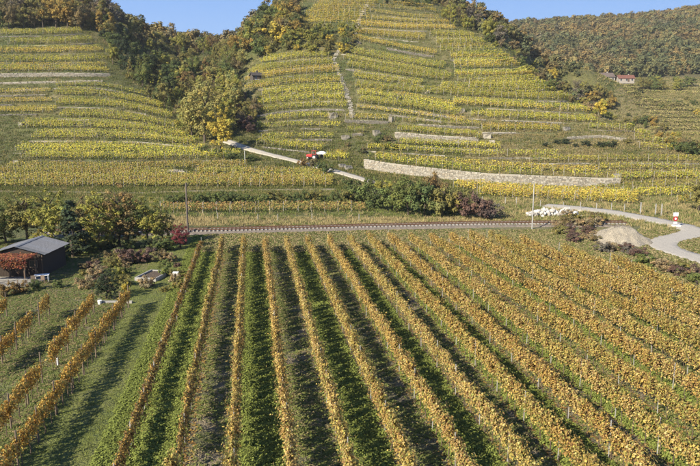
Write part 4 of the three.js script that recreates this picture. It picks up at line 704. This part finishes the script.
// ---------------------------------------------------------------- garden things
{
  const p = at(146, 281), t = thing('planting_bed', p, -.18), w = 2.3, d = 3.6;
  for (const x of [-w / 2, w / 2]) mesh('side_wall', boxG(.15, .4, d, x, .19, -d / 2), MAT.concrete, t);
  mesh('front_wall', boxG(w + .15, .4, .15, 0, .192, .077), MAT.concrete, t); mesh('back_wall', boxG(w + .15, .36, .15, 0, .18, -d - .077), MAT.concrete, t);
  mesh('soil', boxG(w - .17, .24, d - .03, 0, .12, -d / 2), std(rgb(.10, .07, .045), { bumpMap: rep(bumpy, 1), bumpScale: .1 }), t);
  tag(t, 'concrete walled planting bed with bare brown soil', 'planting bed');
  const b = thing('water_bin', at(176, 281)); mesh('body', (() => { return boxG(.55, .92, .45, 0, .46, 0); })(), MAT.white, b); mesh('lid', boxG(.6, .06, .5, 0, .955, 0), MAT.white, b); tag(b, 'white upright garden bin at the edge of the grass', 'bin');
  const ed = thing('stone_edging', at(110, 303)); const r = rng(65), sg = new THREE.BoxGeometry(.5, .22, .3); for (let k = 0; k < 6; k++) { const m = mesh('stone', sg, pick([MAT.concrete, MAT.sleeper], r), ed); m.position.set(-.6 + k * .5, .1, gauss(r) * .06); m.rotation.y = gauss(r) * .1; } tag(ed, 'row of pale edging stones in front of the conifer bush', 'edging');
  const bk = thing('white_bucket', at(100, 304)); mesh('body', cylG(.16, .21, .36, 12), MAT.white, bk); mesh('handle', (() => { const g = new THREE.TorusGeometry(.2, .01, 5, 14, Math.PI); g.translate(0, .36, 0); return g; })(), MAT.wire, bk); tag(bk, 'white bucket at the end of the edging stones', 'bucket');
  const pt = thing('white_vine_guard', at(58, 366)); mesh('tube', cylG(.06, .06, .6, 8), MAT.white, pt); mesh('stake', cylG(.02, .02, 1.1, 5, .08, 0, 0), MAT.woodPost, pt); tag(pt, 'white plant guard tube in the gappy garden vine row', 'plant guard');
}
for (let k = 0; k < 46; k++) { const x = rr(70, 182), y = rr(256, 292), p = at(x, y); if (x < 82 && y < 284 || x > 128 && x < 170 && y > 266 && y < 284) continue; tree(p, 'bush', pick(['midgreen', 'tan', 'olive', 'brown', 'plum', 'green']), rr(.7, 1.5), rr(.9, 1.4), 'small garden plant between hut and red bush', 'small garden plants'); }
for (let k = 0; k < 14; k++) tree(at(rr(84, 180), rr(246, 254)), 'bush', pick(['green', 'dark', 'olive', 'midgreen']), rr(1.4, 2.4), 1.2, 'undergrowth bush beneath the fruit trees', 'undergrowth beneath the fruit trees');
// ---------------------------------------------------------------- tractor and trailer on the path
{
  const p = onGround(313, 160), t = thing('tractor', drop(p, .12), Math.PI - .35); // front towards +x locally
  const red = std(rgb(.42, .03, .025), { roughness: .45 }), black = std(rgb(.02, .02, .02), { roughness: .8 }), rimM = std(rgb(.55, .52, .45), { roughness: .6 });
  mesh('hood', new THREE.ExtrudeGeometry((() => { const s = new THREE.Shape(); s.moveTo(.2, .75); s.lineTo(1.75, .75); s.lineTo(1.78, 1.2); s.quadraticCurveTo(1.6, 1.4, 1.2, 1.42); s.lineTo(.2, 1.5); return s; })(), { depth: .7, bevelEnabled: true, bevelSize: .04, bevelThickness: .04, bevelSegments: 2 }).translate(0, 0, -.35), red, t);
  mesh('chassis', boxG(2.6, .3, .5, .4, .62, 0), black, t);
  const cab = mesh('cab', merged([boxG(1.2, .08, 1.25, -.45, 2.35, 0), ...[[-1, -.55], [-1, .55], [.1, -.55], [.1, .55]].map(([x, z]) => boxG(.07, 1.25, .07, x, 1.72, z))]), red, t);
  mesh('window', merged([boxG(1.02, 1.05, .02, -.45, 1.72, .55), boxG(1.02, 1.05, .02, -.45, 1.72, -.55), boxG(.02, 1.05, 1.02, .1, 1.72, 0)]), new THREE.MeshPhysicalMaterial({ color: rgb(.8, .85, .85), transmission: 1, roughness: .05, thickness: 0 }), cab);
  mesh('seat', merged([boxG(.45, .12, .45, -.5, 1.15, 0), boxG(.1, .5, .45, -.75, 1.4, 0)]), black, t);
  for (const z of [-.6, .6]) mesh('fender', boxG(1.0, .08, .4, -.65, 1.42, z), red, t);
  mesh('exhaust', cylG(.04, .04, .8, 8, .9, 1.45, .2), black, t);
  for (const z of [-.3, .3]) mesh('headlight', boxG(.04, .14, .18, 1.83, 1.1, z), MAT.white, t);
  const wheel = (x, z, r, w) => { const a = new THREE.CylinderGeometry(r, r, w, 20); a.rotateX(Math.PI / 2); a.translate(x, r, z); const m = mesh('wheel', a, black, t); const b = new THREE.CylinderGeometry(r * .55, r * .55, w + .03, 16); b.rotateX(Math.PI / 2); b.translate(x, r, z); mesh('rim', b, rimM, m); };
  wheel(-.65, .72, .68, .36); wheel(-.65, -.72, .68, .36); wheel(1.3, .62, .42, .26); wheel(1.3, -.62, .42, .26);
  tag(t, 'small red tractor parked on the pale path below the terraces', 'tractor');
  const q = onGround(322, 157.5), s = thing('trailer', drop(q, .12), Math.PI - .35);
  mesh('bed', boxG(2.6, .1, 1.5, 0, .75, 0), rimM, s); for (const z of [-.75, .75]) mesh('side_board', boxG(2.6, .5, .05, 0, 1.05, z), MAT.white, s); for (const x of [-1.3, 1.3]) mesh('end_board', boxG(.05, .5, 1.45, x, 1.05, 0), MAT.white, s);
  mesh('load', (() => { const g = new THREE.SphereGeometry(1, 14, 8, 0, 6.3, 0, 1.57); g.scale(1.15, .5, .65); g.translate(0, 1.1, 0); return g; })(), std(rgb(.66, .68, .70)), s);
  mesh('drawbar', boxG(1.1, .08, .1, 1.8, .6, 0), black, s); for (const z of [-.7, .7]) { const a = new THREE.CylinderGeometry(.4, .4, .22, 18); a.rotateX(Math.PI / 2); a.translate(-.2, .4, z); mesh('wheel', a, black, s); }
  tag(s, 'white sided trailer with a grey load behind the red tractor', 'trailer');
}
// ---------------------------------------------------------------- houses across the valley, small hut on the slope
function house(pos, turn, w, d, h, rh, wallC, roofC, label, name = 'farmhouse') {
  const t = thing(name, pos, turn), wm = std(wallC, { map: rep(grain, .4) }), rm = std(roofC, { map: rep(grain, .5) });
  const s = new THREE.Shape(); s.moveTo(-d / 2, -1); s.lineTo(d / 2, -1); s.lineTo(d / 2, h); s.lineTo(0, h + rh); s.lineTo(-d / 2, h); const g = new THREE.ExtrudeGeometry(s, { depth: w, bevelEnabled: false }); g.rotateY(Math.PI / 2); g.translate(-w / 2, 0, 0); mesh('wall', g, wm, t);
  const a = Math.atan2(rh, d / 2), L = Math.hypot(rh, d / 2) + .5, roof = mesh('roof', merged([1, -1].map((k) => boxG(w + .8, .2, L, 0, h + rh / 2 + .06, k * (d / 4 + .12), 0, k * a))), rm, t);
  mesh('chimney', boxG(.6, 1.4, .6, w * .2, h + rh + .3, -.6), wm, roof);
  const gl = std(rgb(.04, .045, .05), { roughness: .15 }); for (let k = 0; k < Math.max(2, Math.round(w / 2.6)); k++) { const x = -w / 2 + 1.3 + k * (w - 2.6) / Math.max(1, Math.round(w / 2.6) - 1); const wd = mesh('window', boxG(.9, 1.2, .06, x, h * .6, d / 2 + .02), gl, t); mesh('sill', boxG(1.1, .1, .2, x, h * .6 - .66, d / 2 + .06), MAT.white, wd); }
  const dr = mesh('door', boxG(1, 2, .08, w * .12, 1, d / 2 + .03), MAT.oldWood, t); mesh('handle', boxG(.1, .05, .08, w * .12 + .38, 1, d / 2 + .08), MAT.wire, dr);
  tag(t, label, 'house');
}
const hp = (x, y) => { const p = onGround(x, y) ?? atDepth(x, y, 440); p.y = H0(p.x, p.z); return p; };
globalThis.hpInfo = [hp(605, 84), hp(624, 84)];
{
  const d = atDepth(604, 82, 430); d.y = Math.max(H0(d.x, d.z), d.y); house(d, .15, 10, 7, 2.8, 2.4, rgb(.46, .44, .40), rgb(.17, .13, .11), 'white walled farmhouse with brown roof in the side valley');
  const e = atDepth(625, 82, 425); e.y = Math.max(H0(e.x, e.z), e.y); house(e, -.1, 9, 6, 2, 1.8, rgb(.40, .36, .31), rgb(.20, .085, .06), 'low farm building with red tiled roof in the side valley');
  house(onGround(256, 81), .5, 3.4, 2.8, 1.9, .9, rgb(.10, .085, .07), rgb(.07, .06, .055), 'tiny dark vineyard hut above the gully', 'vineyard_hut');
}
console.log('things done');
// ---------------------------------------------------------------- grass, fallen leaves
function tuftGeo(seed, n, h, spread, w) {
  const r = rng(seed), pos = [], nor = [], idx = []; for (let k = 0; k < n; k++) { const a = r() * 6.283, d = Math.sqrt(r()) * spread, x = Math.cos(a) * d, z = Math.sin(a) * d, b = r() * 6.283, hh = h * rr(.5, 1.1, r), lx = Math.cos(a) * hh * rr(.1, .7, r), lz = Math.sin(a) * hh * rr(.1, .7, r), o = pos.length / 3; pos.push(x - Math.cos(b) * w, 0, z - Math.sin(b) * w, x + Math.cos(b) * w, 0, z + Math.sin(b) * w, x + lx, hh, z + lz); for (let q = 0; q < 3; q++) nor.push(Math.cos(a) * .4, .85, Math.sin(a) * .4); idx.push(o, o + 1, o + 2); }
  const g = new THREE.BufferGeometry(); g.setAttribute('position', new THREE.Float32BufferAttribute(pos, 3)); g.setIndex(idx); g.computeVertexNormals(); return g;
}
const grassMat = new THREE.MeshPhysicalMaterial({ color: rgb(1, 1, 1), roughness: .9, side: THREE.DoubleSide, transmission: .25, thickness: 0, specularIntensity: .2 });
function coverGeo(seed, n, h, spread, leaf) {                          // a low clump of small round leaves
  const r = rng(seed), L = new Leaves(); for (let k = 0; k < n; k++) { const a = r() * 6.283, d = Math.sqrt(r()), x = Math.cos(a) * d, z = Math.sin(a) * d; L.add(x * spread, h * (1 - d * d) * rr(.3, 1, r) + .02, z * spread, leaf * rr(.7, 1.4, r), x * .6 + gauss(r) * .5, .8, z * .6 + gauss(r) * .5, [1, 1, 1], r); }
  const g = L.geo(); g.deleteAttribute('color'); return g;
}
function strew(name, geo, mat, spots, label, category) {
  const im = shadow(new THREE.InstancedMesh(geo, mat, spots.length)); im.name = numbered(name); scene.add(im); const m4 = new THREE.Matrix4(), q = new THREE.Quaternion(), up = V(0, 1, 0), c = new THREE.Color();
  spots.forEach(([x, y, z, s, sy, r, g, b], i) => { q.setFromAxisAngle(up, (i * 2.399) % 6.283); m4.compose(V(x, y, z), q, V(s, sy, s)); im.setMatrixAt(i, m4); im.setColorAt(i, c.setRGB(r, g, b)); });
  tag(im, label, category, undefined, 'stuff');
}
{
  const r = rng(7001), leafy = [], lawn = [], fallen = [];
  for (let k = 0; k < 640000; k++) {
    const v = 24 + 78 * Math.pow(r(), 1.25), u = rr(-58, 66, r), p = fromUV(u, v), q = toPx(V(p.x, 0, p.z)); if (q[0] < -50 || q[0] > 750 || q[1] > 480) continue;
    const [f, t] = laneOf(u), end = f >= 0 && f < NROWS ? rowEnd(u) : null, e = Math.min(t, 1 - t) * ROW_S, m = fbm(p.x * .45, p.z * .45, 3), fine = fbm(p.x * 1.7, p.z * 1.7, 2), y = fieldHeight(u, v, p.x, p.z) - .02, j = rr(.75, 1.3, r);
    if (p.z < -104) continue; if (f >= NROWS - 7 || f < 0 && p.x < -20) { let near = false; for (let i = 0; i < roadW.length; i += 2) if (Math.hypot(roadW[i].x - p.x, roadW[i].z - p.z) < 2.0) { near = true; break; } if (near) continue; }
    if (f >= 0 && end && v < end + .5) {
      if (isBright(f)) { if (e < .3 && r() < .6) continue; const g = fine > .5 ? 1.35 : .8; leafy.push([p.x, y, p.z, rr(.9, 1.6, r), rr(.7, 1.5, r) * g, .205 * j, .24 * j, .055 * j]); }
      else { if (r() < .25 + sstep(.4, .66, m) * .65 || e < .4 && r() < .7) continue; const d = r() < .25; leafy.push([p.x, y, p.z, rr(.8, 1.4, r), rr(.5, 1.1, r), (d ? .30 : .19) * j, (d ? .25 : .215) * j, (d ? .12 : .06) * j]); }
    } else if (f === -1 && u > U0 - 1.7) leafy.push([p.x, y, p.z, rr(.9, 1.7, r), rr(.8, 1.7, r), .185 * j, .22 * j, .05 * j]);
    else if (f < 0 && f >= -3 && u > U0 - 6.5) lawn.push([p.x, y, p.z, rr(.9, 1.6, r), rr(.35, .75, r), .23 * j, .26 * j, .07 * j]);
    else if (f < 0) { if (r() < .25 + sstep(.45, .65, m) * .5) continue; const d = r() < .3; leafy.push([p.x, y, p.z, rr(.8, 1.3, r), rr(.4, .9, r), (d ? .28 : .165) * j, (d ? .23 : .195) * j, (d ? .11 : .055) * j]); }
    else { const d = r() < .55; leafy.push([p.x, y, p.z, rr(1, 2, r), rr(1, 2.4, r), (d ? .34 : .15) * j, (d ? .28 : .175) * j, (d ? .14 : .05) * j]); }
  }
  strew('lane_grass', coverGeo(1, 15, .15, .19, .075), grassMat, leafy, 'leafy green ground cover in the lanes between vine rows', 'grass');
  strew('lawn_grass', tuftGeo(2, 10, .13, .13, .014), grassMat, lawn, 'short mown grass in the broad lane beside the field', 'grass');
  const pal = [[.42, .28, .07], [.30, .17, .05], [.22, .12, .05], [.48, .36, .12]];
  for (let k = 0; k < 42000; k++) { const row = Math.floor(r() * NROWS), v = rr(24, 90, r), u = U0 + row * ROW_S + gauss(r) * .55 + .15, p = fromUV(u, v), q = toPx(V(p.x, 0, p.z)), end = rowEnd(u); if (!end || v > end || q[0] > 740 || q[1] > 480) continue; const c = pick(pal, r); fallen.push([p.x, fieldHeight(u, v, p.x, p.z) + rr(.015, .07, r), p.z, rr(.8, 1.5, r), 1, ...c]); }
  const lg = new THREE.BufferGeometry(); lg.setAttribute('position', new THREE.Float32BufferAttribute([-.05, 0, -.03, .05, .02, -.03, .06, 0, .04, -.03, .03, .05], 3)); lg.setIndex([0, 2, 1, 0, 3, 2]); lg.computeVertexNormals();
  strew('fallen_leaves', lg, grassMat, fallen, 'brown and yellow fallen leaves under the vine rows', 'leaves');
  console.log('grass', leafy.length, lawn.length, fallen.length);
}
{
  const r = rng(7002), dry = [];
  // verges of railway and road, strip behind the railway
  for (let k = 0; k < 60000; k++) {
    const x = rr(-75, 80, r), z = -rr(70, 150, r), D = -z, [px, py] = toPx(V(x, 0, z)); if (px < -30 || px > 740) continue;
    if (D < 103.5 && x < 18) continue; if (D < 108 && D > 100 && px < 640) continue;
    const u = uOf(x, z), v = vOf(x, z), e = rowEnd(u); if (D < 104 && (!e || v < e + .6)) continue;
    let near = false; for (let i = 0; i < roadW.length; i += 2) if (Math.hypot(roadW[i].x - x, roadW[i].z - z) < 1.95) { near = true; break; } if (near) continue;
    const n = fbm(x * .15, z * .15, 3), strawy = D > 108 && D < 116 && px < 500 ? .8 : px > 470 ? .55 : .2, d = r() < strawy * (.5 + n), j = rr(.75, 1.25, r);
    if (D > 143 && px < 345) { let tr = false; for (let i = 0; i < fieldTrack.length; i += 2) if (Math.hypot(fieldTrack[i].x - x, fieldTrack[i].z - z) < 1.0) { tr = true; break; } if (tr) continue; }
    if (px < 500 && D > 116 && D < 122 && r() < .5) continue;
    dry.push([x, H(x, z) - .03, z, rr(1.1, 2.2, r), rr(.8, 2.2, r), (d ? .38 : .15) * j, (d ? .31 : .18) * j, (d ? .15 : .05) * j]);
  }
  strew('verge_grass', tuftGeo(3, 10, .28, .2, .03), grassMat, dry, 'dry and green grass on the railway and road verges', 'grass');
  const hill = [];
  for (let k = 0; k < 150000; k++) {
    const D = 140 + 330 * Math.pow(r(), 1.5), x = (rr(-60, 760, r) - 350) / FOCAL * D, z = -D, y = H(x, z); let near = false;
    for (let i = 0; i < hillPath.length; i += 3) if (Math.hypot(hillPath[i].x - x, hillPath[i].z - z) < 1.9) { near = true; break; }
    if (!near) for (let i = 0; i < fieldTrack.length; i += 3) if (Math.hypot(fieldTrack[i].x - x, fieldTrack[i].z - z) < 1.0) { near = true; break; } if (near) continue;
    const n = fbm(x * .1, z * .1, 3), d = r() < n * .9 - .18 + (D < 222 && x > 30 ? .35 : 0), j = rr(.7, 1.3, r); hill.push([x, y - .05, z, rr(1, 2.4, r), rr(.7, 2, r), (d ? .29 : .125) * j, (d ? .235 : .14) * j, (d ? .105 : .036) * j]);
  }
  for (let k = 0; k < 26000; k++) { const D = rr(235, 520, r), x = (rr(590, 770, r) - 350) / FOCAL * D, z = -D, n = fbm(x * .06, z * .06, 3), d = r() < .25 + n * .7, j = rr(.7, 1.3, r); hill.push([x, H(x, z) - .05, z, rr(1.8, 3.6, r), rr(1.2, 2.6, r), (d ? .34 : .15) * j, (d ? .28 : .17) * j, (d ? .13 : .05) * j]); }
  strew('hill_grass', tuftGeo(4, 9, .34, .32, .05), grassMat, hill, 'rough olive and straw grass on the terraced hills', 'grass');
}
renderer.render(scene, camera);
